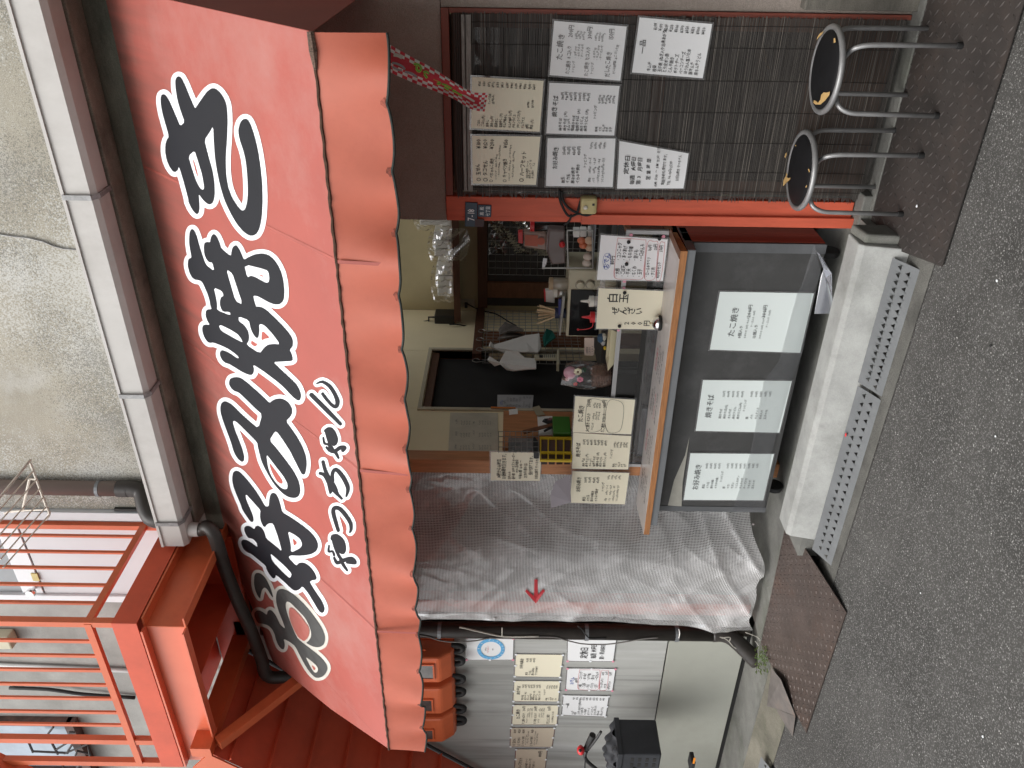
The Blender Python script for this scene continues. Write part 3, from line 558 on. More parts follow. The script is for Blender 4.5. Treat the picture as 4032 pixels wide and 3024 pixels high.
OO = R('E', '163,750 165,710 190,685 230,685 270,705 315,740 325,690 350,675 380,690 420,740 450,800 475,855 540,910 500,800 460,700 430,600 425,520 435,460 460,430 500,422 560,440 640,490 730,570 830,680 920,800 985,900 1018,990 1018,1050 1000,1100 960,1125 920,1130 870,1120 820,1095 790,1075 820,1050 848,1010 852,960 835,890 790,790 730,720 650,640 600,590 565,575 545,590 542,640 560,720 600,830 650,950 690,1030 780,1100 900,1190 990,1270 1040,1340 1050,1390 1030,1440 990,1485 940,1500 900,1495 850,1450 790,1370 720,1240 660,1120 600,1070 515,1025 530,1080 530,1130 515,1155 490,1150 455,1110 425,1040 410,975 380,910 330,865 270,845 215,840 185,800')
letter(OO, 12.5, [R('E', '785,1240 850,1290 920,1350 938,1390 930,1425 905,1437 880,1420 840,1350')], [R('E', '862,1335 910,1380 900,1400 880,1400'), R('E', '592,650 620,648 650,668 730,752 790,835 822,880 832,930 825,985 800,1030 765,1055 700,1010 655,930 600,800 583,710')], mb=INKF, mw=WHTF, off=.0)
SM = ['140,118,6 185,105,11 240,140,14 280,200,15 303,260,17 290,300,15 255,285,12 215,240,12 185,200,12', '97,208,17 150,260,17 220,330,17 280,390,15 325,437,13',
      '210,490,14 230,476,14 255,482,15 280,520,15 292,570,14 275,600,11 250,575,9', '190,545,7 200,590,9 235,602,8 232,640,9 215,620,8', '210,500,8 235,580,10 265,640,13 285,660,12', '235,645,10 275,655,14 320,625,16 355,625,18 345,645,14', '280,650,12 295,675,12 310,705,8',
      '188,735,13 205,800,14 235,860,14 280,930,13 300,985,12 335,1025,9', '165,825,12 200,840,14 230,900,13 245,980,8 260,955,11 300,990,12', '265,885,12 262,825,14 290,795,15 335,840,17 370,900,17 385,950,15 372,1005,8',
      '308,1275,13 285,1200,15 268,1130,16 280,1098,16 320,1105,16 370,1160,16 405,1220,15 408,1268,12 400,1288,8',
      '262,1340,15 265,1320,13 300,1320,15 340,1360,16 355,1420,15 345,1452,11 315,1440,9', '235,1395,7 232,1440,9 262,1440,8 275,1470,9', '262,1335,9 280,1400,11 310,1470,12 330,1500,12', '275,1490,9 300,1530,14 350,1510,15 410,1500,19 440,1530,13 380,1525,12', '325,1500,12 350,1550,12 378,1590,8']
lo = []; lw = []
for st in SM:
    P = [tuple(float(k) for k in s.split(',')) for s in st.split()]; P = [(1180+a*.5, 1450+b*.5, c*.5) for a, b, c in P]
    S_ = [(v.x, v.y, v.z) for v in arc(P, 3)]
    for i in range(len(S_)-1):
        a, b = S_[i], S_[i+1]
        if abs(a[0]-b[0])+abs(a[1]-b[1]) < .5: continue
        lo.append(seg(a, b, a[2], b[2])); lw.append(seg(a, b, a[2]+12, b[2]+12))
lay(lw, .0015, 'small_letter_outline', WHT, aw, False); lay(lo, .0032, 'small_letter_face', INK, aw, False)
# ================================================================== GROUND THINGS
kb = thing('kerb_step', 'pale precast concrete step with chamfered top edge below the serving cabinet', 'step', (-2.1, 3.1, 0))
KX0, KX1 = onY(9, 725, 200, 3.12).x, onY(6, 1180, 0, 3.12).x+.045
pr = [(3.06, .0), (3.10, .172), (3.118, .192), (3.24, .192), (3.24, .02)]
MB().prism([(KX0, y, z) for y, z in pr], (KX1-KX0, 0, 0)).build('step_block', CONC, kb, bev=.006)
MB().prism([(KX1, 3.10, .0), (KX1, 3.24, 0), (KX1, 3.24, .19), (KX1, 3.12, .17)], (.04, 0, 0)).build('end_mortar', CONCD, kb, bev=.01)
def ramp(x0, x1, y0, y1, z1, name, label, nh):
    t = thing(name, label, 'kerb ramp', ((x0+x1)/2, y0, 0), 'perforated steel kerb ramps')
    m = MB(); L = math.hypot(y1-y0, z1); nx = nh; W_ = (x1-x0-.03)/nx
    def P(x, s): return (x, y0+(y1-y0)*s, .006+(z1-.006)*s)
    m.add([P(x0, 0), P(x1, 0), P(x1, .18), P(x0, .18)], [(0, 1, 2, 3)]); m.add([P(x0, .84), P(x1, .84), P(x1, 1), P(x0, 1)], [(0, 1, 2, 3)])
    m.add([P(x0, .18), P(x0+.015, .18), P(x0+.015, .84), P(x0, .84)], [(0, 1, 2, 3)]); m.add([P(x1-.015, .18), P(x1, .18), P(x1, .84), P(x1-.015, .84)], [(0, 1, 2, 3)])
    for k in range(nx):
        for row in (0, 1):
            a, b = x0+.015+k*W_, x0+.015+(k+1)*W_; s0, s1 = (.18, .51) if row == 0 else (.51, .84)
            cx = (a+b)/2 + (W_*.22 if row else -W_*.22); hw = .0135; sa, sb = s0+.09, s1-.09
            c = [P(a, s0), P(b, s0), P(b, s1), P(a, s1), P(cx-hw, sa), P(cx+hw, sa), P(cx, sb)]
            m.add(c, [(0, 1, 5, 4), (1, 2, 6, 5), (2, 3, 6), (3, 0, 4, 6)])
    m.add([(x0, y0, 0), (x1, y0, 0), (x1, y0, .006), (x0, y0, .006)], [(0, 1, 2, 3)])
    m.build('tread_plate', GRATE, t)
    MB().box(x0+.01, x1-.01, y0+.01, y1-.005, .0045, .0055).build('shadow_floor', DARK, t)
    return t
xg0, xg1, xg2 = onZ(9, 990, 410, .01).x, onZ(6, 1265, 870, .03).x, onZ(6, 1490, 100, .03).x
ramp(xg1+.012, xg2+.02, 2.948, 3.066, .066, 'kerb_ramp', 'right hand grey perforated steel kerb ramp, nearer the red post', 17)
ramp(xg0+.03, xg1-.004, 2.946, 3.062, .064, 'kerb_ramp', 'left hand grey perforated steel kerb ramp, beside the brown chequer plate', 21)
ramp(-6.2, -4.45, 2.86, 2.98, .062, 'kerb_ramp', 'far grey perforated steel kerb ramp below the plastered wall', 36)
def chequer(name, label, c, pitch, m1=CHEQ, m2=CHEQT):
    """c: back-left, back-right, front-right, front-left"""
    t = thing(name, label, 'steel plate', (c[0]+c[2])/2)
    n = (c[1]-c[0]).cross(c[3]-c[0]).normalized(); n = n if n.z > 0 else -n
    MB().prism([p-n*.0045 for p in c], n*.0045).build('plate', m1, t)
    m = MB(); ux = (c[1]-c[0]); uy = (c[3]-c[0]); nx = int(ux.length/pitch); ny = int(uy.length/pitch)
    for i in range(nx):
        for j in range(ny):
            u, v = (i+.5)/nx, (j+.5)/ny
            p = c[0]*(1-u)*(1-v)+c[1]*u*(1-v)+c[2]*u*v+c[3]*(1-u)*v
            d = (ux.normalized()+uy.normalized()*(1 if (i+j) % 2 else -1)).normalized(); s = n.cross(d); L = pitch*.44; w = pitch*.12
            m.add([p-d*L, p-s*w, p+d*L, p+s*w, p-d*L*.5+n*.003, p+d*L*.5+n*.003], [(0, 1, 4), (1, 5, 4), (1, 2, 5), (2, 3, 5), (3, 4, 5), (3, 0, 4)])
    m.build('tread_pattern', m2, t, kind='stuff'); return t
chequer('chequer_plate', 'rusty brown chequer plate ramp at the foot of the net curtain', [Vector((-3.80, 3.27, .105)), Vector((-2.90, 3.34, .105)), onZ(9, 1105, 690, .008), onZ(9, 855, 1440, .008)], .034)
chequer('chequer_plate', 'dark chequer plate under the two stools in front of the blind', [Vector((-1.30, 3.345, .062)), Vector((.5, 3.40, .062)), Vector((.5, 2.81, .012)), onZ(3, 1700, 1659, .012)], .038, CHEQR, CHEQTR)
sl = MB().box(-1.2, .6, 3.352, 3.40, .0, .068); sl.build('threshold_strip', CONCD, bld, bev=.003)
ch = thing('steel_channel', 'short grey steel channel lying beside the brown chequer plate', 'steel channel', (-3.95, 3.0, .05))
ca, cb = onZ(9, 635, 1040, .07), onZ(9, 780, 1400, .02)
MB().add([onZ(9, 640, 1035, .09), onZ(9, 700, 1110, .09), onZ(9, 790, 1335, .03), onZ(9, 670, 1290, .05), onZ(9, 612, 1275, .06)], [(0, 1, 2, 3, 4)]).build('upper_flange', mat('rusty_channel', (.13, .115, .105), .7, var=.3, vscale=12, dirt=(.16, .09, .05), dscale=6, damt=.5), ch)
MB().add([onZ(9, 670, 1292, .045), onZ(9, 790, 1337, .025), onZ(9, 772, 1465, .004), onZ(9, 690, 1330, .03)], [(0, 1, 2, 3)]).build('lower_flange', mat('rusty_channel', (.13, .115, .105), .7), ch)
gs = MB(); random.seed(3)
for k in range(26):
    p = onZ(9, 560+random.random()*45, 935+random.random()*50, .1); a = random.random()*6.28; L = .012+random.random()*.03
    t_ = p+Vector((math.cos(a)*L*.8, math.sin(a)*L*.8-.01, L*.6)); w = Vector((.0018, .001, 0)); gs.add([p-w, p+w, t_], [(0, 1, 2)])
o = gs.build('grass_tuft', mat('grass_green', (.10, .2, .02), .7), None); o['kind'] = 'stuff'; o['label'] = 'green weeds growing at the foot of the downpipe'; o['category'] = 'weeds'
ms = MB()
for k in range(130):
    p = onZ(9, 540+random.random()*80, 900+random.random()*180, .102); r = .003+random.random()*.005; ms.ball(p, r, 5, 3, (1, 1, .4))
o = ms.build('moss_patch', MOSS, None); o['kind'] = 'stuff'; o['label'] = 'green moss on the concrete by the downpipe elbow'; o['category'] = 'moss'
# litter
def chip(px, py, s, name, label, m=WHT, z=.006):
    p = onZ(0, px, py, z); n = 6; P = []
    for k in range(n): a = 6.28*k/n; r = s*(.28+random.random()*.35); P.append(p+Vector((r*math.cos(a), r*math.sin(a), 0)))
    tag(MB().prism(P, (0, 0, .0015)).build(name, m), label, 'litter', 'scraps of litter on the road')
chip(3925, 1105, .012, 'paper_scrap', 'white paper scrap on the asphalt in front of the right kerb ramp'); chip(3920, 1717, .008, 'paper_scrap', 'tiny white scrap on the asphalt in front of the joint between the kerb ramps')
chip(3870, 2900, .011, 'paper_scrap', 'small white scrap on the asphalt nearest the lower right corner of the photo'); chip(3900, 1360, .013, 'dead_leaf', 'dark curled leaf on the asphalt in front of the right kerb ramp', RUB)
chip(3625, 2335, .006, 'paper_scrap', 'small white scrap on the asphalt in front of the brown chequer plate', z=.004)
chip(3610, 812, .012, 'paper_scrap', 'torn white scrap on the dark chequer plate by the nearer stool', z=.045)
o = MB().ball(onZ(0, 3330, 1712, .066), .007, 8, 6, (1.6, 1, .5)).build('red_petal', REDP, smooth=True); tag(o, 'small red petal fallen on the kerb ramp against the concrete step', 'petal')

# ================================================================== STOOLS
def stool(cx, cy, z0, zs, ang, label, tears):
    t = thing('round_stool', label, 'stool', (cx, cy, z0), 'round black stools with steel tube legs')
    Rr = .142
    MB().lathe((cx, cy, zs-.028), [(.10, 0), (Rr-.004, .002), (Rr, .012), (Rr-.004, .024), (Rr-.022, .030), (.06, .0335), (.001, .042)], 40).build('seat', SEAT, t, smooth=True)
    ring = [(cx+(Rr+.006)*math.cos(a), cy+(Rr+.006)*math.sin(a), zs-.012) for a in [2*math.pi*k/40 for k in range(41)]]
    MB().tube(ring, .0115, 8, False).build('seat_rim', TUBE, t, smooth=True)
    for k in range(4):
        a = ang+k*math.pi/2; d = Vector((math.cos(a), math.sin(a), 0)); c = Vector((cx, cy, 0))
        pts = arc([c+d*.05+Vector((0, 0, zs-.040)), c+d*.115+Vector((0, 0, zs-.044)), c+d*.150+Vector((0, 0, zs-.058)), c+d*.168+Vector((0, 0, zs-.095)), c+d*.171+Vector((0, 0, zs-.15))], 4)
        lg = MB().tube(pts+[c+d*.174+Vector((0, 0, z0+.022))], .0090, 10).build('leg', TUBE, t, smooth=True)
        MB().lathe(c+d*.174+Vector((0, 0, z0)), [(.0115, 0), (.0125, .002), (.012, .024), (.010, .025)], 10).build('rubber_foot', RUB, lg, smooth='auto')
    for (r, pts) in tears:
        P = [onZ(r, a, b, zs+.0062) for a, b in pts]; MB().poly(P).build('torn_patch', FOAM, t)
    return t
stool(-.975, 3.238, .038, .455, .66, 'stool nearer the red post with a torn foam patch at the back of its seat', [('Q', [])] and [(3, [(712, 1160), (716, 1120), (730, 1095), (733, 1073), (740, 1085), (735, 1100), (745, 1108), (760, 1105), (755, 1118), (740, 1130), (722, 1150)]), (3, [(728, 985), (722, 975), (728, 955), (736, 948), (734, 965)]), (3, [(868, 1052), (874, 1050), (880, 1068), (875, 1072)]), (3, [(852, 1163), (862, 1150), (862, 1160), (856, 1168)]), (3, [(786, 902), (792, 901), (795, 909), (789, 909)])])
stool(-.582, 3.190, .03, .455, .70, 'stool farther from the red post, torn foam patch on its seat front', [(3, [(902, 640), (905, 623), (918, 628), (930, 640), (945, 620), (950, 590), (965, 575), (985, 576), (1005, 570), (1000, 592), (975, 625), (945, 650), (915, 650)]), (3, [(920, 250), (930, 225), (945, 205), (965, 195), (955, 212), (935, 232)]), (3, [(1027, 240), (1037, 235), (1040, 262), (1028, 268)])])

# ================================================================== REED BLIND
BY = 3.425
bl = thing('reed_blind', 'tall dark reed blind hung over the red framed doorway', 'blind', (-.8, BY, .06))
BX0, BX1, BZ0, BZ1 = -1.160, -.432, .085, 1.842
m = MB(); z = BZ0; random.seed(5); k = 0
while z < BZ1:
    j = random.uniform(-.006, .006); th = random.uniform(.0022, .0034); sag = random.uniform(-.0008, .0008); dy = random.uniform(-.0015, .0015)
    xa = BX0+j-(.012 if random.random() < .3 else 0); xb = BX1-.004+j
    y = BY+dy+ (.006*math.sin(z*5)); m.add([(xa, y, z), (xb, y, z+sag), (xb, y, z+sag+th), (xa, y, z+th), (xa, y+.0022, z+th*.5), (xb, y+.0022, z+sag+th*.5)], [(0, 1, 2, 3), (0, 4, 5, 1), (3, 2, 5, 4)])
    z += random.uniform(.0040, .0049)
m.build('reed', REED, bl, kind='stuff')
for fx in (.045, .16, .33, .5, .67, .84, .95):
    x = BX0+(BX1-BX0)*fx; MB().tube([(x, BY-.004+.006*math.sin((BZ0+.02+kk*.1)*5), BZ0+.02+kk*.1) for kk in range(18)], .0012, 4).build('string', STRING, bl)
MB().box(BX0+.02, BX1-.01, BY-.010, BY-.003, 1.775, 1.795).build('top_batten', mat('weathered_bamboo', (.28, .27, .25), .7, var=.4, vscale=30, stretch=(1, 1, 9)), bl)
MB().box(BX0+.02, BX1-.01, BY-.010, BY-.003, 1.800, 1.812).build('top_batten', mat('weathered_bamboo', (.2, .19, .18), .7), bl)
ro = MB()
for kk in range(3): ro.tube([(BX0-.005, BY-.004, 1.822+kk*.008), (BX1-.004, BY-.004, 1.822+kk*.008)], .004, 6)
ro.build('rolled_top', mat('blind_dark_roll', (.05, .035, .03), .8), bl)

# ================================================================== PAPERS
random.seed(11)
def menu(items, corners, base, off, ink=INKT, jit=.012, inks=None, parent=None, norm=None):
    """items: (text, u, v, height, squeeze, align, bold, ink). u,v in 0..1 of the sheet"""
    TL, TR, BR, BL = corners; W_ = ((TR-TL).length+(BR-BL).length)/2; H_ = ((BL-TL).length+(BR-TR).length)/2
    n = (TR-TL).cross(BL-TL).normalized(); n = -n if n.dot(CP-TL) < 0 else n
    by = {}
    for it in items:
        s, u, v, h = it[:4]; sq = it[4] if len(it) > 4 else 1.0; al = it[5] if len(it) > 5 else 'l'; bo = max(.010, it[6] if len(it) > 6 else .0); ik = it[7] if len(it) > 7 else ink
        hh = h*H_; w = twidth(s, bo)*hh*sq/W_
        u0 = u if al == 'l' else u-w if al == 'r' else u-w/2
        mb = by.setdefault(ik.name, (MB(), ik))[0]
        for chh in s:
            vs, fs, adv = glyph(chh, bo)
            du = adv*hh*sq/W_
            if fs:
                ju, jv, js, jr = random.gauss(0, jit*.2), random.gauss(0, jit*.35), 1+random.gauss(0, jit*3), random.gauss(0, jit*4)
                P = []
                for (gx, gy) in vs:
                    gx2, gy2 = gx-.5*adv, gy-.35
                    rx = (gx2*math.cos(jr)-gy2*math.sin(jr))*js; ry = (gx2*math.sin(jr)+gy2*math.cos(jr))*js
                    uu = u0+ju+((rx+.5*adv)*hh*sq)/W_; vv = v+jv-(ry+.35)*h
                    P.append((TL*(1-uu)*(1-vv)+TR*uu*(1-vv)+BR*uu*vv+BL*(1-uu)*vv)+n*off)
                mb.add(P, fs)
            u0 += du
    for nm, (mb, ik) in by.items():
        if mb.v: mb.build('lettering', ik, parent, kind='stuff')
def loopline(pts, corners, off, th, m, parent, closed=True):
    TL, TR, BR, BL = corners; n = (TR-TL).cross(BL-TL).normalized(); n = -n if n.dot(CP-TL) < 0 else n
    S_ = [TL*(1-u)*(1-v)+TR*u*(1-v)+BR*u*v+BL*(1-u)*v+n*off for u, v in pts]
    if closed: S_ = S_+[S_[0], S_[1]]
    S_ = arc(S_, 4); b = MB()
    for i in range(len(S_)-1):
        d = (S_[i+1]-S_[i]); 
        if d.length < 1e-6: continue
        s = d.normalized().cross(n)*th/2; b.add([S_[i]-s, S_[i]+s, S_[i+1]+s, S_[i+1]-s], [(0, 1, 2, 3)])
    b.build('drawn_line', m, parent)
def sheet(name, label, cat, corners, m, items, group, ink=INKT, curl=0.0, lam=True, jit=.012, dots=None, bulge=.0):
    TL, TR, BR, BL = corners; n = (TR-TL).cross(BL-TL).normalized(); n = -n if n.dot(CP-TL) < 0 else n
    b = MB(); N_ = 8
    def f(u, v):
        p = TL*(1-u)*(1-v)+TR*u*(1-v)+BR*u*v+BL*(1-u)*v
        return p + n*(bulge*math.sin(math.pi*u)*.5+curl*max(0, v-.86)**2*30)
    b.grid(f, N_, N_*2)
    sh = tag(b.build(name, m, smooth=True), label, cat, group)
    if lam:
        W_ = (TR-TL).length; H_ = (BL-TL).length; e = .007
        c2 = [TL-(TR-TL)*(e/W_)-(BL-TL)*(e/H_), TR+(TR-TL)*(e/W_)-(BR-TR)*(e/H_), BR+(BR-BL)*(e/W_)+(BR-TR)*(e/H_), BL-(BR-BL)*(e/W_)+(BL-TL)*(e/H_)]
        MB().prism([p-n*.0016 for p in c2], n*.0008).build('clear_pouch', CLEAR, sh)
    if items: menu(items, corners, None, .0022+bulge*.55, ink, jit, parent=sh)
    if dots:
        for (u, v, dm) in dots:
            p = TL*(1-u)*(1-v)+TR*u*(1-v)+BR*u*v+BL*(1-u)*v+n*.0026
            MB().lathe(p, [(.0085, 0), (.0085, .0008)], 10, n).build('sticker', dm, sh)
    return sh
Y_ = lambda c, Y: [onY(*p, Y) for p in c]
def rows(L, v0, dv, h, ul=.07, ur=.93, sq=.85, ink=None):
    out = []
    for i, (a, b) in enumerate(L):
        v = v0+dv*i
        if a: out.append((a, ul, v, h, sq, 'l', .0)+((ink,) if ink else ()))
        if b: out.append((b, ur, v, h, sq, 'r', .0)+((ink,) if ink else ()))
    return out
T_OKO = [('お好み焼き', .36, .16, .085, .8, 'l', .006)] + rows([('豚玉', '350円'), ('イカ玉', '350円'), ('豚ネギ焼き', '450円'), ('イカネギ焼き', '450円')], .27, .073, .058, ur=.84) + \
    [('トッピング', .4, .585, .052, .8, 'l')] + rows([('・豚肉　　 100円up ・チーズ', '150円up'), ('・イカ　　 100円up ・キムチ', '100円up'), ('・ソバもだん100円up ・ネギ', '80円up'), ('・うどんもだん100円up・玉子', '50円up')], .66, .065, .044, sq=.66)
T_SOB = [('焼きそば', .34, .13, .088, .85, 'l', .006)] + rows([('焼きそば', '330円'), ('焼きそば (大)', '430円'), ('オムソバ', '430円'), ('塩焼きそば', '380円'), ('塩焼きそば (大)', '500円'), ('焼きうどん', '350円'), ('焼きうどん (大)', '450円')], .215, .062, .052, ur=.84) + \
    [('トッピング', .32, .70, .05, .8, 'l')] + rows([('豚肉', '100円up'), ('イカ', '100円up'), ('キムチ', '100円up'), ('ネギ', '80円up'), ('玉子', '50円up')], .745, .051, .044, ur=.82)
T_TAK = [('たこ焼き', .3, .15, .10, .85, 'l', .004), ('たこ焼き 8コ入り', .04, .27, .07, .68), ('200円', .95, .27, .08, .75, 'r'), ('トッピング', .08, .335, .045, .7)] + rows([('・ネギのせ', '30円up'), ('・キムチのせ', '50円up'), ('・チーズのせ', '80円up')], .345, .045, .04, ul=.34, ur=.86) + \
    [('たこ焼き 12コ入り', .04, .53, .07, .66), ('300円', .95, .53, .08, .75, 'r'), ('トッピング', .08, .60, .045, .7)] + rows([('・ネギのせ', '50円up'), ('・キムチのせ', '80円up'), ('・チーズのせ', '100円up')], .61, .045, .04, ul=.34, ur=.86) + [('だしたこ焼き', .05, .83, .085, .66), ('150円', .95, .83, .085, .72, 'r'), ('だしは自家製 あご だし使用', .12, .91, .042, .7)]
T_GOH = [('ごはん', .36, .06, .07, .8, 'l', .004)] + rows([('ごはん', '¥100'), ('ごはん(大)', '¥150'), ('焼めし', '¥300'), ('焼めし(大)', '¥400'), ('塩焼めし', '¥350'), ('塩焼めし (大)', '¥450'), ('キムチ焼めし', '¥380'), ('キムチ焼めし(大)', '¥480'), ('チキンライス', '¥380'), ('チキンライス(大)', '¥480'), ('オムライス', '¥500'), ('豚丼', '¥380'), ('豚丼 (大)', '¥480')], .125, .064, .052, sq=.62, ul=.05) + [('ケース玉焼', .5, .27, .04, .7), ('(店内のみ)', .5, .32, .04, .7), ('焼肉味', .47, .82, .034, .8), ('塩だれ味', .47, .88, .034, .8)]
T_TAM = [('○ 玉せん', .06, .12, .085, .72, 'l', .004), ('¥100', .94, .12, .085, .8, 'r'), ('○ タコせん', .06, .225, .085, .7, 'l', .004), ('¥120', .94, .225, .085, .8, 'r'), ('○ ぺちゃんこ焼き', .05, .32, .07, .62), ('¥200', .94, .32, .08, .8, 'r'),
         ('トッピング ・ネギ入り ¥50up', .1, .375, .036, .8), ('・キムチ入り¥80up ・チーズ入り¥100up', .16, .42, .034, .78), ('○ キャベツ焼き', .05, .525, .075, .66), ('¥150', .94, .525, .08, .8, 'r'), ('トッピング ・ネギ入り ¥50up ・チーズ入り¥100up', .08, .585, .034, .7), ('・キムチ入り¥80up ・豚入り¥100up', .12, .635, .034, .78),
         ('○ ハーフセット', .06, .80, .09, .7, 'l', .004), ('お好み焼き ハーフ', .14, .86, .04, .8), ('焼きそば ハーフ 付', .14, .905, .04, .8), ('タコ焼き　　3コ', .14, .95, .04, .8)]
T_IPP = [('一品', .36, .13, .09, 1.0, 'l', .01)] + rows([('キムチ', '¥100'), ('枝豆', '¥100'), ('玉子焼 (ねぎ入り出来あがり)', '¥200'), ('とり皮ポン酢', '¥250'), ('とん平焼き', '¥300'), ('ポテトチーズ', '¥300'), ('ベーコンチーズ', '¥350'), ('ほうれん草いため', '¥350'), ('豚キムチ', '¥300'), ('豚キムチうどん', '¥450')], .25, .074, .064, sq=.66, ul=.05)
T_TEI = [('定休日', .33, .15, .085, 1.0, 'l', .0), ('毎週　火曜日', .1, .245, .075, .85), ('第 3　月曜日', .1, .34, .075, .85), ('営 業 時 間', .22, .47, .07, .8), ('AM 11:30 〜 PM 19:30 まで', .06, .585, .055, .85), ('電話予約も受付てます。', .1, .69, .055, .85), ('TEL 06-6953-2739', .1, .78, .055, .85), ('お好み焼き やっちゃん', .22, .90, .055, .75)]
T_TEI2 = [('定休日', .13, .42, .19, .62, 'l', .01), ('毎週 火曜日', .13, .6, .13, .62, 'l', .006), ('第1・第3月曜日', .1, .78, .11, .6, 'l', .004)]
T_ODE = [('おでん', .26, .155, .10, .8, 'l', .0, INKB), ('80円', .36, .235, .085, .8)] + [(s, .07 if i % 2 == 0 else .45, .32+.085*(i//2), .078, .62) for i, s in enumerate(['・大根', '・コンニャク', '・ごぼ天', '・あつあげ', '・平天', '・もち巾着', '・ちくわ', '・里いも', '・玉子', '・一口がんも'])] + [('・ロールキャベツ', .08, .775, .068, .62), ('100円', .86, .775, .068, .62, 'r'), ('・すじ肉', .08, .855, .068, .62), ('120円', .88, .855, .068, .62, 'r'), ('80円5ケセット', .07, .94, .068, .62), ('350円', .86, .94, .068, .62, 'r')]
T_ZEN = [('白', .78, .27, .16, 1.0, 'c', .0), ('玉', .78, .44, .16, 1.0, 'c', .0)] + [(c, .47, .32+.115*i, .13, 1.0, 'c', .0) for i, c in enumerate('ぜんざい')] + [(c, .16, .48+.10*i, .10, 1.0, 'c', .0) for i, c in enumerate('200円')]
T_NOT = [('14時から16時迄', .1, .2, .10, .7), ('お昼休憩を頂きます。', .06, .3, .10, .68), ('店内のみ', .06, .4, .07, .7), ('昼の部 13:30ラストオーダー', .06, .48, .075, .7), ('14:00 店内閉店', .3, .55, .07, .7), ('午後の部 16:00 〜', .08, .63, .08, .72), ('お持ち帰りは', .12, .73, .085, .72), ('受け付けてます。', .22, .84, .09, .72), ('お好み焼き やっちゃん。', .08, .95, .075, .7)]
GB = 'handwritten menu sheets pinned to the reed blind'
PB = BY-.018
sheet('menu_sheet', 'white laminated takoyaki menu, topmost right of the sheets pinned on the blind, faded marker writing', 'menu', Y_([(2, 1365, 467), (2, 1393, 130), (2, 1845, 165), (2, 1805, 502)], PB), PAPW, T_TAK, GB, ink=INKLT, bulge=.004)
sheet('menu_sheet', 'cream rice menu with yen prices partly covered by the checkered streamer', 'menu', Y_([(2, 877, 797), (2, 883, 478), (2, 1328, 503), (2, 1303, 820)], PB), PAPC, T_GOH, GB, bulge=.004)
sheet('menu_sheet', 'cream menu with circled bullet items in the upper left corner of the blind', 'menu', Y_([(2, 887, 1143), (2, 883, 845), (2, 1308, 850), (2, 1280, 1150)], PB), PAPC, T_TAM, GB, bulge=.004)
sheet('menu_sheet', 'white laminated yakisoba menu in the middle of the sheets on the blind', 'menu', Y_([(2, 1345, 830), (2, 1365, 515), (2, 1800, 535), (2, 1767, 843)], PB), PAPW, T_SOB, GB, bulge=.004)
sheet('menu_sheet', 'white laminated okonomiyaki menu beside the doorbell on the blind', 'menu', Y_([(2, 1343, 1157), (2, 1353, 860), (2, 1775, 862), (2, 1757, 1163)], PB), PAPW, T_OKO, GB, bulge=.004)
sheet('menu_sheet', 'white side dish menu with bold black yen list, lowest right sheet on the blind', 'menu', Y_([(2, 1878, 450), (2, 1925, 108), (3, 272, 150), (3, 213, 487)], PB), PAPW, T_IPP, GB, bulge=.004)
sheet('closing_day_notice', 'white curling closing day and opening hours notice low on the blind above the stool', 'notice', Y_([(2, 1785, 1173), (2, 1800, 877), (3, 125, 955), (3, 93, 1172)], PB), PAPW, T_TEI, None, bulge=.012)
GC = 'menu sheets hung on the serving counter rail'
def rl(c, Y=3.558): return Y_(c, Y)
s1 = sheet('menu_sheet', 'cream takoyaki menu hung on the counter rail below the flower basket', 'menu', rl([(5, 1510, 1110), (5, 1525, 885), (5, 1897, 907), (5, 1873, 1122)]), PAPC, T_TAK[:12], GC)
c = rl([(5, 1510, 1110), (5, 1525, 885), (5, 1897, 907), (5, 1873, 1122)])
loopline([(.05, .26), (.3, .2), (.9, .22), (.95, .4), (.8, .49), (.2, .49), (.05, .4)], c, .003, .0016, INKT, s1); loopline([(.05, .6), (.3, .53), (.9, .55), (.96, .7), (.8, .82), (.2, .82), (.05, .74)], c, .003, .0016, INKT, s1)
sheet('menu_sheet', 'cream yakisoba menu in the middle of the three sheets on the counter rail', 'menu', rl([(5, 1505, 1335), (5, 1512, 1112), (5, 1873, 1133), (5, 1853, 1340)]), PAPC, T_SOB, GC)
sheet('menu_sheet', 'cream okonomiyaki menu at the counter end next to the net curtain', 'menu', rl([(5, 1490, 1547), (5, 1508, 1352), (5, 1860, 1363), (5, 1833, 1558)]), PAPC, T_OKO, GC)
c = rl([(5, 1660, 160), (2, 1685, 1462), (2, 2100, 1490), (5, 2070, 168)], 3.562)
od = sheet('oden_menu', 'white oden menu with red outlines and black magnets at the right end of the counter', 'menu', c, PAPW, T_ODE, None)
for L_ in ([(.05, .27), (.3, .245), (.9, .25), (.96, .3), (.96, .62), (.9, .68), (.3, .69), (.05, .68), (.03, .5)], [(.05, .72), (.5, .70), (.92, .71), (.93, .8), (.9, .86), (.3, .875), (.05, .86)], [(.04, .895), (.5, .885), (.9, .89), (.93, .94), (.85, .965), (.1, .965)]):
    loopline(L_, c, .003, .0014, INKR, od)
loopline([(.25, .1), (.4, .065), (.58, .08), (.6, .15), (.5, .175), (.3, .17)], c, .003, .0014, INKB, od)
c2 = rl([(5, 1655, 465), (5, 1670, 213), (5, 2092, 232), (5, 2070, 470)], 3.56)
ze = sheet('dessert_sign', 'large cream dessert sign with sparse black characters hung above the service bell', 'sign', c2, PAPC, T_ZEN, None)
def magnet(px, py, label, Y=3.556):
    p = onY('J', px, py, Y); tag(MB().lathe(p, [(.0085, 0), (.0085, .006), (.007, .007)], 14, (0, -1, 0)).build('round_magnet', RUB, smooth='auto'), label, 'magnet', 'round black magnets holding the counter signs')
magnet(1685, 697, 'black magnet at the upper right edge of the cream dessert sign'); magnet(1628, 1060, 'black magnet at the left edge of the cream dessert sign')
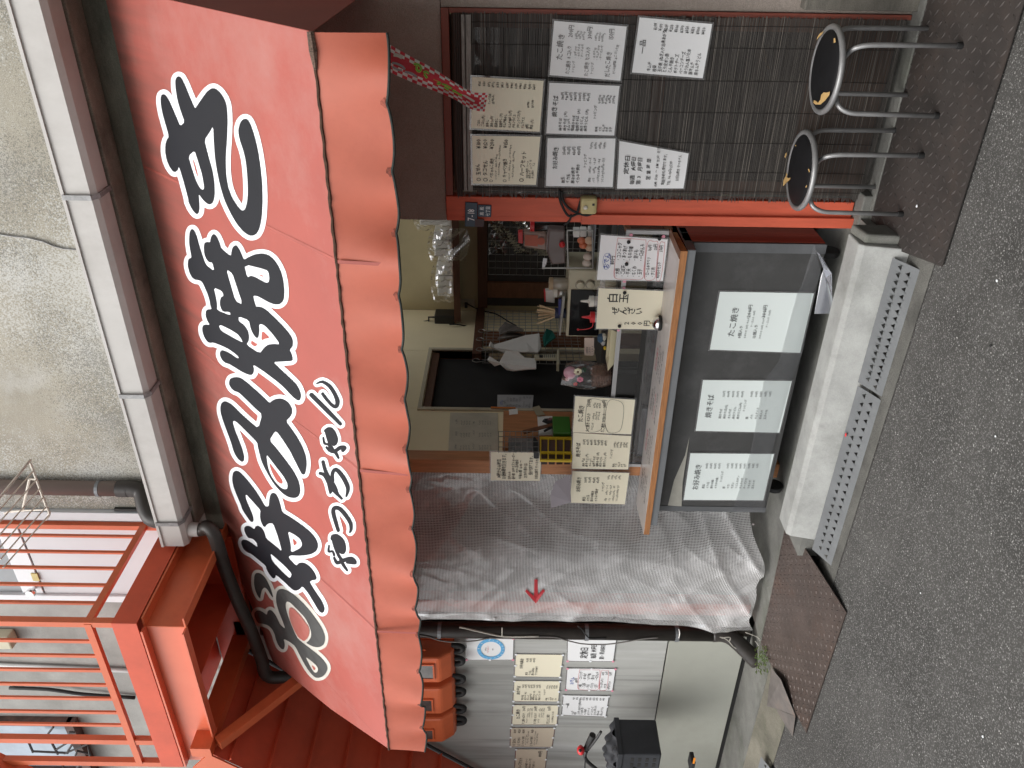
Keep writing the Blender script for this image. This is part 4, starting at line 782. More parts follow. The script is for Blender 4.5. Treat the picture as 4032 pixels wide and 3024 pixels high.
magnet(1728, 145, 'upper right black magnet on the white oden menu'); magnet(1706, 385, 'middle black magnet on the white oden menu'); magnet(2063, 108, 'black magnet at the lower right corner of the oden menu')
PINK = mat('pink_sticker', (.8, .3, .4), .5)
for (a, b, lb_) in ((1755, 75, 'pink round sticker at the case end above the oden menu'), (2108, 88, 'pink round sticker beside the lower right corner of the oden menu'), (1683, 572, 'pink round sticker on the rail touching the left edge of the oden menu'), (1677, 650, 'pink star sticker on the rail right of the dessert sign'), (1618, 1106, 'pink star sticker on the rail left of the dessert sign')):
    p_ = onY('J', a, b, 3.566); k_ = MB()
    k_.lathe(p_, [(.0085, 0), (.0085, .0008)], 12 if 'round' in lb_ else 4, (0, -1, 0)); tag(k_.build('pink_sticker', PINK), lb_, 'sticker', 'pink stickers on the counter rail')
sheet('break_time_notice', 'cream handwritten break time notice taped on the pine post', 'notice', Y_([(5, 1000, 1408), (5, 1000, 1232), (5, 1313, 1237), (5, 1305, 1412)], 3.596), PAPC, T_NOT, None, bulge=.004)
# printed menus on the cabinet front
CY = 3.40
def typed(title, L, L2=None, v0=.27, dv=.058):
    o = [(title, .5, .15, .085, .95, 'c', .0, INKG)]
    for i, (a, b, hh) in enumerate(L):
        v = v0+dv*i
        o.append((a, .26, v, hh, 1.0, 'l', .0, INKG))
        if b: o.append((b, .80, v, hh*.95, 1.0, 'r', .0, INKG))
    return o
h = .034
GM = 'printed menus on the cabinet front'
sheet('printed_menu', 'white printed takoyaki menu on the cabinet, rightmost of the three', 'menu', Y_([(6, 258, 595), (6, 320, 235), (6, 905, 245), (6, 820, 615)], CY-.006), PAPG,
      [('たこ焼き', .5, .23, .085, 1.1, 'c', .0, INKG), ('8個入り', .22, .31, .042, 1.1, 'l', 0, INKG), ('200円', .80, .37, .05, 1.2, 'r', 0, INKG), ('ネギのせ 30円 キムチのせ 50円', .22, .365, .026, 1.0, 'l', 0, INKG), ('チーズ入り 80円', .42, .415, .026, 1.0, 'l', 0, INKG), ('12個入り', .22, .47, .042, 1.1, 'l', 0, INKG), ('300円', .80, .53, .05, 1.2, 'r', 0, INKG), ('ネギのせ 50円 キムチのせ 80円', .22, .53, .026, 1.0, 'l', 0, INKG), ('チーズ入り 100円', .42, .58, .026, 1.0, 'l', 0, INKG)], GM, jit=0)
sheet('printed_menu', 'white printed yakisoba menu, middle one of the three on the cabinet', 'menu', Y_([(6, 170, 1100), (6, 215, 785), (6, 768, 790), (6, 690, 1112)], CY-.006), PAPG,
      typed('焼きそば', [('焼きそば', '330円', h), ('焼きそば(大)', '430円', h), ('オムそば', '430円', h), ('焼きうどん', '350円', h), ('焼きうどん(大)', '450円', h), ('　　　トッピング', '', h), ('豚', '100円', h), ('イカ', '100円', h), ('キムチ入り', '100円', h), ('ネギ入り', '80円', h), ('玉子のせ', '50円', h)], dv=.053), GM, jit=0)
sheet('printed_menu', 'white printed okonomiyaki menu, leftmost on the cabinet near the net curtain', 'menu', Y_([(6, 95, 1530), (6, 137, 1240), (6, 657, 1245), (6, 590, 1533)], CY-.006), PAPG,
      typed('お好み焼き', [('豚玉', '350円', h), ('イカ玉', '350円', h), ('豚ネギ焼', '450円', h), ('イカネギ焼', '450円', h), ('　　　トッピング', '', h), ('豚', '100円', h), ('イカ', '100円', h), ('モダン', '100円', h), ('うどんモダン', '100円', h), ('キムチのせ', '100円', h), ('チーズのせ', '150円', h), ('ネギのせ', '80円', h), ('玉子のせ', '50円', h)], v0=.23, dv=.051), GM, jit=0)
# sheets on the plastered wall
GWL = 'sheets stuck on the grey plastered wall'; WY = 3.494
dt = [(0, 0, WHT), (.5, 0, WHT), (1, 0, WHT), (0, 1, WHT), (.5, 1, WHT), (1, 1, WHT)]; dp = [(0, 0, PINK), (1, 0, PINK), (0, 1, PINK), (1, 1, PINK), (0, .5, WHT), (1, .5, WHT)]
sheet('menu_sheet', 'cream okonomiyaki menu, first of the lower cream row from the downpipe', 'menu', Y_([(8, 1148, 1088), (8, 1157, 952), (8, 1448, 955), (8, 1430, 1093)], WY), PAPC, T_OKO[:8], GWL, dots=dt)
sheet('menu_sheet', 'cream yakisoba menu, second of the cream row on the plastered wall', 'menu', Y_([(8, 1140, 1243), (8, 1147, 1118), (8, 1430, 1120), (8, 1418, 1245)], WY), PAPC, T_SOB, GWL, dots=dt)
sheet('menu_sheet', 'cream takoyaki menu, third of the cream row on the plastered wall', 'menu', Y_([(8, 1132, 1388), (8, 1140, 1268), (8, 1420, 1270), (8, 1408, 1388)], WY), PAPC, T_TAK, GWL, dots=dt)
sheet('menu_sheet', 'tan cracker menu, fourth of the row on the plastered wall', 'menu', Y_([(8, 1122, 1525), (8, 1125, 1410), (8, 1395, 1410), (8, 1378, 1528)], WY), PAPB, T_TAM[:12], GWL, dots=dt)
sheet('menu_sheet', 'tan half set menu on the plastered wall, cut by the photo edge', 'menu', Y_([(8, 1150, 1665), (8, 1157, 1543), (8, 1348, 1543), (8, 1335, 1667)], WY), PAPB, [('ハーフセット', .04, .22, .16, .62, 'l', .01), ('お好み焼き ハーフ', .05, .4, .09, .7), ('焼きそば ハーフ付', .05, .52, .09, .7), ('タコ焼き 3コ', .05, .64, .09, .7), ('400円', .93, .85, .16, .75, 'r')], GWL, dots=dt)
sheet('closing_day_notice', 'white closing day notice in large characters on the wall beside the downpipe', 'notice', Y_([(8, 1477, 993), (8, 1480, 853), (8, 1780, 853), (8, 1760, 995)], WY), PAPW, T_TEI2, GWL, dots=dp)
c = Y_([(8, 1467, 1172), (8, 1477, 1040), (8, 1775, 1043), (8, 1755, 1178)], WY)
o2 = sheet('oden_menu', 'white oden menu with red outlines on the plastered wall', 'menu', c, PAPW, T_ODE, GWL, dots=dp)
loopline([(.05, .27), (.3, .245), (.9, .25), (.96, .3), (.96, .62), (.9, .68), (.3, .69), (.05, .68), (.03, .5)], c, .003, .0018, INKR, o2); loopline([(.05, .72), (.5, .70), (.92, .71), (.93, .8), (.9, .86), (.3, .875), (.05, .86)], c, .003, .0018, INKR, o2)
sheet('menu_sheet', 'white side dish menu lowest and farthest left on the plastered wall', 'menu', Y_([(8, 1443, 1328), (8, 1453, 1207), (8, 1733, 1213), (8, 1713, 1338)], WY), PAPW, T_IPP, GWL, dots=dt)
c = Y_([(8, 850, 985), (8, 850, 848), (8, 1140, 853), (8, 1137, 985)], WY)
ps = sheet('ring_poster', 'white poster with a light blue ring emblem just below the orange meter boxes', 'poster', c, PAPW, [('安全・安心まちづくり', .5, .47, .035, .6, 'c', 0, INKR), ('防犯協力店', .5, .42, .03, .7, 'c', 0), ('推進中', .5, .57, .03, .7, 'c', 0)], GWL, dots=dp)
bb = MB(); TL, TR, BR, BL = c
def cc(u, v): return TL*(1-u)*(1-v)+TR*u*(1-v)+BR*u*v+BL*(1-u)*v+Vector((0, -.003, 0))
for k in range(40):
    a0, a1 = 6.283*k/40, 6.283*(k+1)/40
    bb.add([cc(.5+r*1.06*math.cos(a), .52+r*.66*math.sin(a)) for r, a in ((.45, a0), (.45, a1), (.33, a1), (.33, a0))], [(0, 1, 2, 3)])
bb.build('ring_print', mat('poster_blue', (.12, .42, .72), .5), ps)
tx = []
for k, chh in enumerate('こども110番の家・みんなで守る安全なまち'):
    a = math.radians(200-k*19); tx.append((chh, .5+.41*math.cos(a)-.02, .54-.27*math.sin(a), .05, .55, 'l', .01, WHT))
menu(tx, c, None, .0042, parent=ps)
# address plate and doorbell box on the red post
AY = 3.432
nb = mat('address_navy', (.02, .05, .085), .4, var=.1)
ad = thing('address_plate', 'navy blue house number plate reading 7-18 on the top of the red post', 'sign', tuple(onY(2, 920, 1330, AY)))
c1 = Y_([(2, 838, 1410), (2, 840, 1258), (2, 917, 1262), (2, 915, 1412)], AY); c2 = Y_([(2, 918, 1348), (2, 920, 1275), (2, 1003, 1277), (2, 1001, 1352)], AY)
MB().prism(c1, (0, .006, 0)).build('number_plate', nb, ad, bev=.002); MB().prism(c2, (0, .006, 0)).build('district_plate', nb, ad, bev=.002)
menu([('7-18', .5, .76, .78, .72, 'c', .008, WHT)], c1, None, .001, parent=ad, jit=0)
menu([('高 殿', .5, .42, .34, .8, 'c', .004, WHT), ('七丁目', .5, .88, .36, .72, 'c', .004, WHT)], c2, None, .001, parent=ad, jit=0)
tg = MB().prism(Y_([(2, 900, 1412), (2, 903, 1362), (2, 958, 1366), (2, 955, 1412)], AY-.002), (0, .004, 0)).build('small_tag', mat('maroon_tag', (.05, .02, .022), .5), ad)
db = thing('sensor_light', 'small yellowed door chime sensor tied to the red post with black cable', 'door chime', tuple(onY(2, 1600, 1290, 3.40)))
pc = onY(2, 1608, 1278, 3.395)
MB().box(pc.x-.038, pc.x+.036, 3.380, 3.432, pc.z-.036, pc.z+.036).build('housing', mat('aged_ivory', (.50, .42, .20), .45, var=.06), db, bev=.012)
MB().ball((pc.x-.004, 3.379, pc.z+.014), .010, 10, 6).build('lens', WPL, db, smooth=True)
MB().box(pc.x+.004, pc.x+.014, 3.3785, 3.381, pc.z-.024, pc.z-.014).build('switch', BLK, db)
cb_ = [tuple(onY(2, a, b, 3.42)) for a, b in ((1440, 1190), (1445, 1240), (1480, 1290), (1530, 1320), (1545, 1300), (1560, 1245), (1590, 1225))]
MB().tube(arc(cb_, 5), .006, 7).build('cable', RUB, db, smooth=True)
cb_ = [tuple(onY(2, a, b, 3.415)) for a, b in ((1425, 1180), (1432, 1250), (1470, 1330), (1500, 1345), (1545, 1330), (1600, 1340), (1655, 1315))]
MB().tube(arc(cb_, 5), .0055, 7).build('cable', RUB, db, smooth=True)
MB().tube(arc([tuple(onY(2, a, b, 3.415)) for a, b in ((1500, 1335), (1490, 1370), (1455, 1400))], 5), .005, 7).build('cable', RUB, db, smooth=True)
# ================================================================== CHECKERED STREAMER
def chk_mat():
    m = bpy.data.materials.new('streamer_print'); m.use_nodes = True; N = m.node_tree.nodes; L = m.node_tree.links; b = N['Principled BSDF']; b.inputs['Roughness'].default_value = .7
    uv = N.new('ShaderNodeUVMap'); ck = N.new('ShaderNodeTexChecker'); ck.inputs['Scale'].default_value = 1; ck.inputs['Color1'].default_value = (.62, .03, .05, 1); ck.inputs['Color2'].default_value = (.75, .72, .70, 1)
    L.new(uv.outputs[0], ck.inputs[0]); sx = N.new('ShaderNodeSeparateXYZ'); L.new(uv.outputs[0], sx.inputs[0])
    a = N.new('ShaderNodeMath'); a.operation = 'SUBTRACT'; a.inputs[1].default_value = 3.6; L.new(sx.outputs[1], a.inputs[0]); ab = N.new('ShaderNodeMath'); ab.operation = 'ABSOLUTE'; L.new(a.outputs[0], ab.inputs[0])
    lt = N.new('ShaderNodeMath'); lt.operation = 'LESS_THAN'; lt.inputs[1].default_value = 1.6; L.new(ab.outputs[0], lt.inputs[0])
    x2 = N.new('ShaderNodeMath'); x2.operation = 'LESS_THAN'; x2.inputs[1].default_value = 24.5; L.new(sx.outputs[0], x2.inputs[0])
    mu = N.new('ShaderNodeMath'); mu.operation = 'MULTIPLY'; L.new(lt.outputs[0], mu.inputs[0]); L.new(x2.outputs[0], mu.inputs[1])
    mx = N.new('ShaderNodeMix'); mx.data_type = 'RGBA'; L.new(mu.outputs[0], mx.inputs[0]); L.new(ck.outputs[0], mx.inputs[6]); mx.inputs[7].default_value = (.55, .03, .05, 1); L.new(mx.outputs[2], b.inputs['Base Color']); return m
st = thing('checkered_streamer', 'red and white checkered cloth streamer blowing down from the awning corner', 'streamer', tuple(onY('N', 700, 500, 2.75)))
up = [(420, 185), (620, 320), (900, 480), (1200, 640), (1500, 830), (1740, 960), (1945, 970)]; lo_ = [(250, 285), (560, 640), (860, 800), (1160, 920), (1480, 1050), (1720, 1190), (1900, 1225)]
Us = arc([Vector((a, b, 0)) for a, b in up], 6); Ls = arc([Vector((a, b, 0)) for a, b in lo_], 6)
sm = MB(); nS = len(Us)-1
def stf(u, v):
    i = min(nS, int(round(u*nS))); p = Us[i]*(1-v)+Ls[i]*v
    return onY('N', p.x, p.y, 2.62+.55*u+.014*math.sin(v*7+u*5)+.006*math.sin(u*30+v*4))
sm.grid(stf, nS, 10)
so = sm.build('cloth', chk_mat(), st, smooth=True)
ul = so.data.uv_layers.new(name='UVMap')
for lp in so.data.loops:
    vi = lp.vertex_index; ul.data[lp.index].uv = ((vi % (nS+1))/nS*27+.01, (vi//(nS+1))/10*8+.01)
GRN = mat('streamer_green', (.16, .42, .06), .7); LIM = mat('streamer_lime', (.50, .62, .10), .7); GRYS = mat('streamer_grey', (.28, .27, .28), .7)
def stroke(ptsN, w, m, off, name='printed_stroke'):
    S_ = arc([Vector((a, b, 0)) for a, b in ptsN], 5); b_ = MB()
    for i in range(len(S_)-1):
        d = (S_[i+1]-S_[i]).normalized(); n_ = Vector((-d.y, d.x, 0))*w/2
        def yy(p):
            u = max(0, min(1, (p.x-330)/1600)); return 2.62+.55*u-.03-off
        b_.add([onY('N', *p[:2], yy(p)) for p in (S_[i]-n_, S_[i]+n_, S_[i+1]+n_, S_[i+1]-n_)], [(0, 1, 2, 3)])
    b_.build(name, m, st)
for P in ([(950, 590), (1010, 590), (1050, 640), (1020, 690), (985, 640), (1000, 610)], [(1080, 700), (1120, 690), (1170, 730)], [(1090, 720), (1130, 775)], [(1220, 780), (1270, 800), (1310, 840), (1260, 850)], [(1330, 850), (1400, 870), (1460, 915)], [(1360, 890), (1420, 930)], [(1470, 940), (1530, 965), (1600, 1010)]):
    stroke(P, 34, LIM, .0); stroke(P, 16, GRN, .002)
for P in ([(660, 570), (720, 580), (800, 620), (830, 660)], [(660, 620), (760, 670), (790, 660)], [(830, 690), (920, 710), (990, 760)]): stroke(P, 30, GRYS, .001)
stroke([(1570, 930), (1620, 1000), (1700, 1050), (1765, 1090)], 26, mat('streamer_ivory', (.5, .47, .42), .7), .001); stroke([(680, 460), (740, 470), (800, 500)], 50, mat('streamer_ivory', (.5, .47, .42), .7), .001)
# ================================================================== SERVING CABINET
cbn = thing('serving_cabinet', 'black laminated serving cabinet on castors with plywood counter and glass case', 'counter', (-2.1, 3.5, .1))
CX0, CX1 = -2.90, -1.352
MB().box(CX0, CX1-.002, CY, CY+.018, .205, .800).build('front_panel', CAB, cbn, bev=.002)
MB().box(CX1-.045, CX1, CY-.003, CY-.0005, .205, .795).build('edge_strip', mat('zinc_trim', (.11, .115, .12), .45, metal=.2, var=.2), cbn)
MB().box(CX0, CX0+.035, CY-.003, CY-.0005, .205, .795).build('edge_strip', mat('zinc_trim', (.11, .115, .12), .45), cbn)
for y0, y1, m_ in ((CY+.02, CY+.118, REDDARK), (CY+.120, CY+.255, REDDARK), (CY+.257, CY+.30, REDDARK)):
    MB().box(CX1-.016, CX1, y0, y1, .205, .835).build('side_board', m_, cbn, bev=.0015)
MB().box(CX0, CX1-.02, CY+.02, 3.9, .205, .24).build('bottom_board', DARK, cbn)
MB().box(CX0, CX0+.016, CY+.02, 3.9, .205, .83).build('side_board', CAB, cbn)
MB().box(CX0+.02, CX1-.018, 3.88, 3.90, .24, .83).build('back_board', DARK, cbn)
WZ = .870
def trap(z0, z1, ins=0): return [(-2.985, 3.30+ins, z0), (-1.350-.004, 3.302+ins, z0), (-1.372, 3.572, z0), (-3.02, 3.60, z0)]
MB().prism(trap(WZ-.030, WZ-.001), (0, 0, .030)).build('counter_core', PLY, cbn, bev=.0015)
MB().prism([(-2.984, 3.303, WZ+.0002), (-1.392, 3.308, WZ+.0002), (-1.392, 3.571, WZ+.0002), (-3.018, 3.598, WZ+.0002)], (0, 0, .0015)).build('counter_top', mat('counter_pale_top', (.55, .51, .47), .3, var=.12, vscale=8, dirt=(.42, .36, .31), dscale=5, damt=.4), cbn)
MB().box(-1.3905, -1.352, 3.302, 3.571, WZ+.0002, WZ+.0045).build('edge_lip', WOODM, cbn)
MB().box(-2.93, -1.356, 3.312, 3.325, WZ-.068, WZ-.0315).build('steel_edge', STEELG, cbn, bev=.0015)
MB().box(-1.356, -1.352, 3.312, 3.58, WZ-.068, WZ-.0315).build('steel_edge', mat('zinc_trim', (.11, .115, .12), .45), cbn)
random.seed(21)
# sheets lying flat under film on the counter
fs_ = [(-2.86, -2.62), (-2.60, -2.36), (-2.345, -2.12), (-2.105, -1.90), (-1.62, -1.42)]
for i, (a, b) in enumerate(fs_):
    c = [Vector((a, 3.555, WZ+.0022)), Vector((b-.01, 3.55, WZ+.0022)), Vector((b, 3.335, WZ+.0022)), Vector((a+.01, 3.33, WZ+.0022))]
    o = sheet('flat_menu', ['pale menu sheet flat on the counter below the rail okonomiyaki sheet', 'pale menu sheet flat on the counter, second from the net curtain end', 'pale menu sheet flat on the counter with red writing', 'pale menu sheet flat on the counter left of the service bell', 'blank sheet flat on the counter under the oden menu'][i], 'menu', c, mat('flat_sheet', (.56, .52, .49), .3, var=.04), [] if i == 4 else
              [('お好み焼き', .1, .25, .14, .9, 'l', 0, INKR if i % 2 else INKT), ('モダン焼き 500円', .1, .45, .12, .8, 'l', 0, INKT), ('ミックス 600円', .1, .64, .12, .8, 'l', 0, INKR if i == 2 else INKT), ('焼きそば 大 430円', .1, .84, .12, .8)], 'sheets lying flat on the counter', lam=False)
# castors
for (x, y) in ((-1.43, 3.50), (-2.80, 3.50), (-1.43, 3.84), (-2.80, 3.84)):
    w = MB().lathe((x-.014, y, .152), [(.02, 0), (.048, .002), (.051, .008), (.051, .022), (.048, .028), (.02, .03)], 20, (1, 0, 0)).build('castor', RUB, cbn, smooth='auto')
    MB().box(x-.022, x+.022, y-.03, y+.03, .185, .204).build('castor_bracket', STEELG, w)
# glass display case on the counter
GY = 3.575; GZ = 1.074
MB().box(-2.72, -1.386, GY+.004, GY+.009, WZ+.004, GZ-.022).build('glass_pane', GLASS, cbn)
MB().box(-2.72, -1.375, GY-.002, GY+.012, GZ-.021, GZ).build('case_rail', mat('rail_aluminium', (.48, .48, .48), .3, metal=.6, var=.1), cbn, bev=.001)
MB().box(-2.72, -1.386, GY+.014, 3.90, GZ-.012, GZ-.004).build('case_shelf', mat('shelf_dark', (.05, .05, .05), .25), cbn)
MB().box(-1.384, -1.366, GY-.004, GY+.016, WZ+.006, GZ).build('case_upright', mat('rail_aluminium', (.48, .48, .48), .3), cbn)
MB().box(-1.379, -1.362, GY+.018, 3.88, GZ-.022, GZ+.004).build('case_side_rail', WOODM, cbn); MB().box(-1.379, -1.362, GY+.018, 3.88, WZ-.012, WZ+.022).build('case_side_rail', WOODM, cbn)
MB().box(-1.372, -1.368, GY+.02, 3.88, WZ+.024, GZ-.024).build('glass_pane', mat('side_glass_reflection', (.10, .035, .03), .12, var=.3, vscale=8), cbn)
MB().box(-2.74, -2.722, GY+.002, GY+.02, WZ+.004, GZ).build('case_upright', mat('rail_aluminium', (.48, .48, .48), .3), cbn)
MB().box(-2.70, -1.40, 3.62, 3.86, WZ-.01, WZ+.03).build('griddle_plate', mat('griddle_black', (.03, .028, .026), .35, metal=.4), cbn)
MB().box(-2.66, -2.36, 3.585, 3.66, WZ+.004, WZ+.032).build('griddle_tray', STEELG, cbn)
# plastic sheet hanging over the lower front
F = lambda r, a, b, d=.010: onY(r, a, b, CY-d)
ps_ = MB().poly([F('Q', 905, 455), F('Q', 800, 760), F('Q', 680, 1160), F(6, 800, 240), F(6, 690, 660), F(6, 590, 800), F(6, 515, 1215), F(6, 420, 1530), F(6, 398, 1600), F(6, 592, 1605), F(6, 640, 1250), F(6, 760, 800), F(6, 840, 600), F('Q', 860, 1300, .012), F('Q', 1020, 960, .014), F('Q', 940, 580, .014)])
ps_.build('plastic_sheet', FILMB, cbn)
MB().add([onY('Q', 940, 570, CY-.02), onY('Q', 1000, 620, CY-.03), onY('Q', 1130, 830, CY-.05), onY('Q', 1205, 945, CY-.06), onY('Q', 1205, 1350, CY-.05), onY('Q', 1290, 1600, CY-.05), onY('Q', 1190, 1640, CY-.035), onY('Q', 1060, 880, CY-.02), onY('Q', 900, 1640, CY-.016), onY('Q', 1010, 1010, CY-.016)],
         [(0, 1, 2, 7), (2, 3, 4, 7), (4, 5, 6, 7), (7, 6, 8, 9)]).build('plastic_flap', film('plastic_fold', (.40, .42, .48), .38, .15, .12), cbn)
MB().add([onY('Q', 1000, 620, CY-.031), onY('Q', 1075, 790, CY-.045), onY('Q', 1200, 945, CY-.062), onY('Q', 1170, 1000, CY-.058), onY('Q', 1190, 1170, CY-.055), onY('Q', 1100, 1020, CY-.04), onY('Q', 1050, 850, CY-.03)], [(0, 1, 6), (1, 2, 3, 5, 6), (3, 4, 5)]).build('plastic_flap', film('plastic_crease', (.48, .51, .58), .6, .2, .1), cbn)
MB().add([F('P', 672, 865, .004), F('P', 640, 1000, .004), F('P', 560, 1180, .004), F('P', 515, 1365, .004), F('P', 615, 1370, .004), F('P', 622, 1200, .004), F('P', 650, 1020, .004)], [(0, 1, 6), (1, 2, 5, 6), (2, 3, 4, 5)]).build('pale_strip', mat('pale_reflection', (.32, .31, .27), .5, var=.1, vscale=20), cbn)  # pale reflection on the laminate, drawn as a flat strip
MB().poly([F('O', 965, 1240, .002-.078), F('O', 1005, 1185, -.076), F('O', 1022, 1190, -.076), F('O', 1000, 1265, -.076)]).build('pale_strip', WPL, cbn)  # strip of white gum tape

# ---- service bell
bp = onZ('J', 2080, 1030, WZ+.004)
bt = thing('service_bell', 'chrome service bell with black base on the counter under the dessert sign', 'bell', tuple(bp))
MB().lathe(bp, [(.036, 0), (.038, .004), (.036, .012), (.03, .013)], 24).build('base', RUB, bt, smooth='auto')
MB().lathe(bp+Vector((0, 0, .013)), [(.033, 0), (.033, .003), (.030, .014), (.022, .024), (.010, .030), (.002, .031)], 28).build('dome', CHROME, bt, smooth=True)
MB().lathe(bp+Vector((0, 0, .044)), [(.002, 0), (.002, .006), (.005, .007), (.005, .010), (.001, .011)], 10).build('push_button', mat('brass', (.5, .35, .12), .3, metal=1, var=0), bt, smooth='auto')
# ---- sauce bottles
def bottle(x, y, z, col, name, label, string=False):
    t = thing(name, label, 'sauce bottle', (x, y, z), 'sauce bottles on the glass case')
    MB().lathe((x, y, z), [(.024, 0), (.026, .004), (.026, .105), (.022, .112)], 18).build('bottle_body', film('bottle_cloudy', (.5, .46, .42), .75, .3, .05), t, smooth='auto')
    MB().lathe((x, y, z+.108), [(.028, 0), (.028, .022), (.014, .024), (.008, .03), (.005, .06), (.002, .066)], 16).build('nozzle_cap', col, t, smooth='auto')
    if string: MB().tube(arc([(x-.02, y, z+.115), (x-.05, y-.01, z+.118), (x-.07, y, z+.15), (x-.072, y, z+.185)], 5), .0022, 6).build('cap_tether', col, t, smooth=True); MB().ball((x-.072, y, z+.188), .006).build('tether_cap', col, t, smooth=True)
pz = onY('J', 1380, 965, 3.68)
bottle(pz.x, 3.68, GZ-.003, REDP, 'sauce_bottle', 'squeeze bottle with red nozzle cap and dangling tether beside the flower basket', True)
pz = onY('J', 1380, 792, 3.68); bottle(pz.x, 3.68, GZ+.008, WPL, 'sauce_bottle', 'squeeze bottle with white nozzle cap between the two counter signs')
# ---- tray with wrapped items
tp0, tp1 = onZ('J', 1480, 1535, GZ), onZ('J', 1545, 1115, GZ); ty = 3.63
tx0, tx1 = onY('J', 1480, 1530, 3.60).x, onY('J', 1520, 1105, 3.60).x
tr = thing('plastic_tray', 'shallow cream plastic tray holding small wrapped sweets', 'tray', ((tx0+tx1)/2, ty, GZ))
m = MB(); z0, z1 = GZ-.002, GZ+.026
ib = [(tx0+.03, ty-.03), (tx1-.01, ty-.03), (tx1-.01, ty+.06), (tx0+.03, ty+.06)]; ob = [(tx0, ty-.045), (tx1+.01, ty-.045), (tx1+.01, ty+.08), (tx0, ty+.08)]
m.add([(x, y, z0) for x, y in ib]+[(x, y, z1) for x, y in ob], [(0, 1, 2, 3), (0, 1, 5, 4), (1, 2, 6, 5), (2, 3, 7, 6), (3, 0, 4, 7)]); to = m.build('tray_body', mat('cream_plastic', (.66, .60, .40), .35, var=.04), tr)
sl_ = to.modifiers.new('thick', 'SOLIDIFY'); sl_.thickness = .002
for (a, b, r, c, nm, lb, ct) in ((1455, 1180, .020, GREY, 'wrapped_sweet', 'grey wrapped sweet heaped at the back of the cream tray', 'sweet'), (1450, 1240, .016, mat('grey_wrapper', (.3, .3, .29), .6, var=.3, vscale=40), 'wrapped_sweet', 'crumpled grey wrapper in the middle of the cream tray', 'sweet'), (1470, 1300, .010, YPAINT, 'yellow_sweet', 'small yellow sweet in the cream tray', 'sweet'), (1425, 1190, .024, mat('navy_cloth', (.03, .07, .12), .8), 'navy_cloth', 'crumpled navy cloth behind the cream tray', 'cloth')):
    p = onY('J', a, b, ty+.02); tag(MB().ball(p, r, 7, 5, (1.1, .9, .8)).build(nm, c), lb, ct)
# ---- flower basket in clear wrap
fp = onY('J', 1520, 1610, 3.66); bx, bz = fp.x, GZ
fb = thing('flower_basket', 'small brown wicker basket of artificial flowers in a clear wrapper', 'flower basket', (bx, 3.66, bz))
bk = MB()
def br(z): return .040+.016*math.sin(min(1, z/.09)*math.pi*.75)
for k in range(11):
    z = .006+k*.0085; bk.tube([(bx+(br(z)+.002*((i+k) % 2))*math.cos(6.283*i/26), 3.66+(br(z)+.002*((i+k) % 2))*math.sin(6.283*i/26), bz+z) for i in range(27)], .0034, 5, False)
bk.build('wicker_band', mat('wicker_brown', (.20, .11, .075), .6, var=.35, vscale=80), fb, smooth=True)
bs = MB()
for i in range(13): a = 6.283*i/13; bs.tube([(bx+br(z)*math.cos(a), 3.66+br(z)*math.sin(a), bz+z) for z in (0, .03, .06, .1)], .003, 5)
bs.build('wicker_stake', mat('wicker_brown', (.20, .11, .075), .6), fb)
def petals(r, a, b, n, s, m_, nm, mid=None, Y=3.64):
    p = onY(r, a, b, Y); k = MB()
    for i in range(n):
        an = 6.283*i/n; d = Vector((math.cos(an), -.25, math.sin(an))); k.ball(p+d*s*.55, s*.5, 7, 5, (.9, .45, .9))
    o = k.build(nm, m_, fb, smooth=True)
    if mid: MB().ball(p+Vector((0, -s*.25, 0)), s*.3, 8, 5).build('flower_centre', mid, fb, smooth=True)
petals('J', 1175, 1555, 7, .022, mat('petal_cream', (.7, .66, .48), .7), 'cream_flower', mat('seed_brown', (.09, .04, .015), .8), 3.61)
petals('J', 1200, 1640, 6, .018, mat('petal_pink', (.75, .22, .33), .7), 'pink_flower', None, 3.615); petals('J', 1150, 1690, 5, .012, REDP, 'red_flower', None, 3.62)
MB().ball(onY('J', 1090, 1570, 3.66), .034, 12, 8).build('pink_ball', mat('ball_pink', (.62, .32, .40), .6), fb, smooth=True)
petals('J', 1240, 1535, 5, .016, mat('leaf_dark', (.02, .08, .04), .7), 'green_leaf', None, 3.63); petals('J', 1060, 1640, 5, .012, mat('petal_pale', (.7, .5, .5), .7), 'pale_flower', None, 3.64)
wr = MB(); random.seed(4)
def wrapf(u, v):
    r_ = .050+.024*math.sin(v*math.pi*.95)+.004*math.sin(u*40)+.003*math.sin(u*17+v*9); a = u*6.283
    return (bx+.01*v+r_*math.cos(a), 3.66+r_*math.sin(a), bz+v*.25*(1-.06*math.sin(a+1)))
wr.grid(wrapf, 36, 10); wr.build('clear_wrap', film('crinkled_wrap', (.75, .72, .70), .03, .06, .06), fb)
# ================================================================== INSIDE THE SHOP
tb = thing('work_table', 'dark steel work table behind the glass case', 'table', (-1.9, 4.2, .1))
MB().box(-2.40, -1.05, 3.95, 4.55, 1.065, 1.095).build('table_top', mat('table_steel', (.08, .08, .075), .4, metal=.3), tb, bev=.002)
for x in (-2.38, -1.09):
    for y in (3.97, 4.51): MB().box(x, x+.03, y, y+.03, .1, 1.064).build('leg', STEELG, tb)
MB().box(-2.38, -1.1, 4.0, 4.5, .55, .57).build('lower_shelf', DARK, tb)
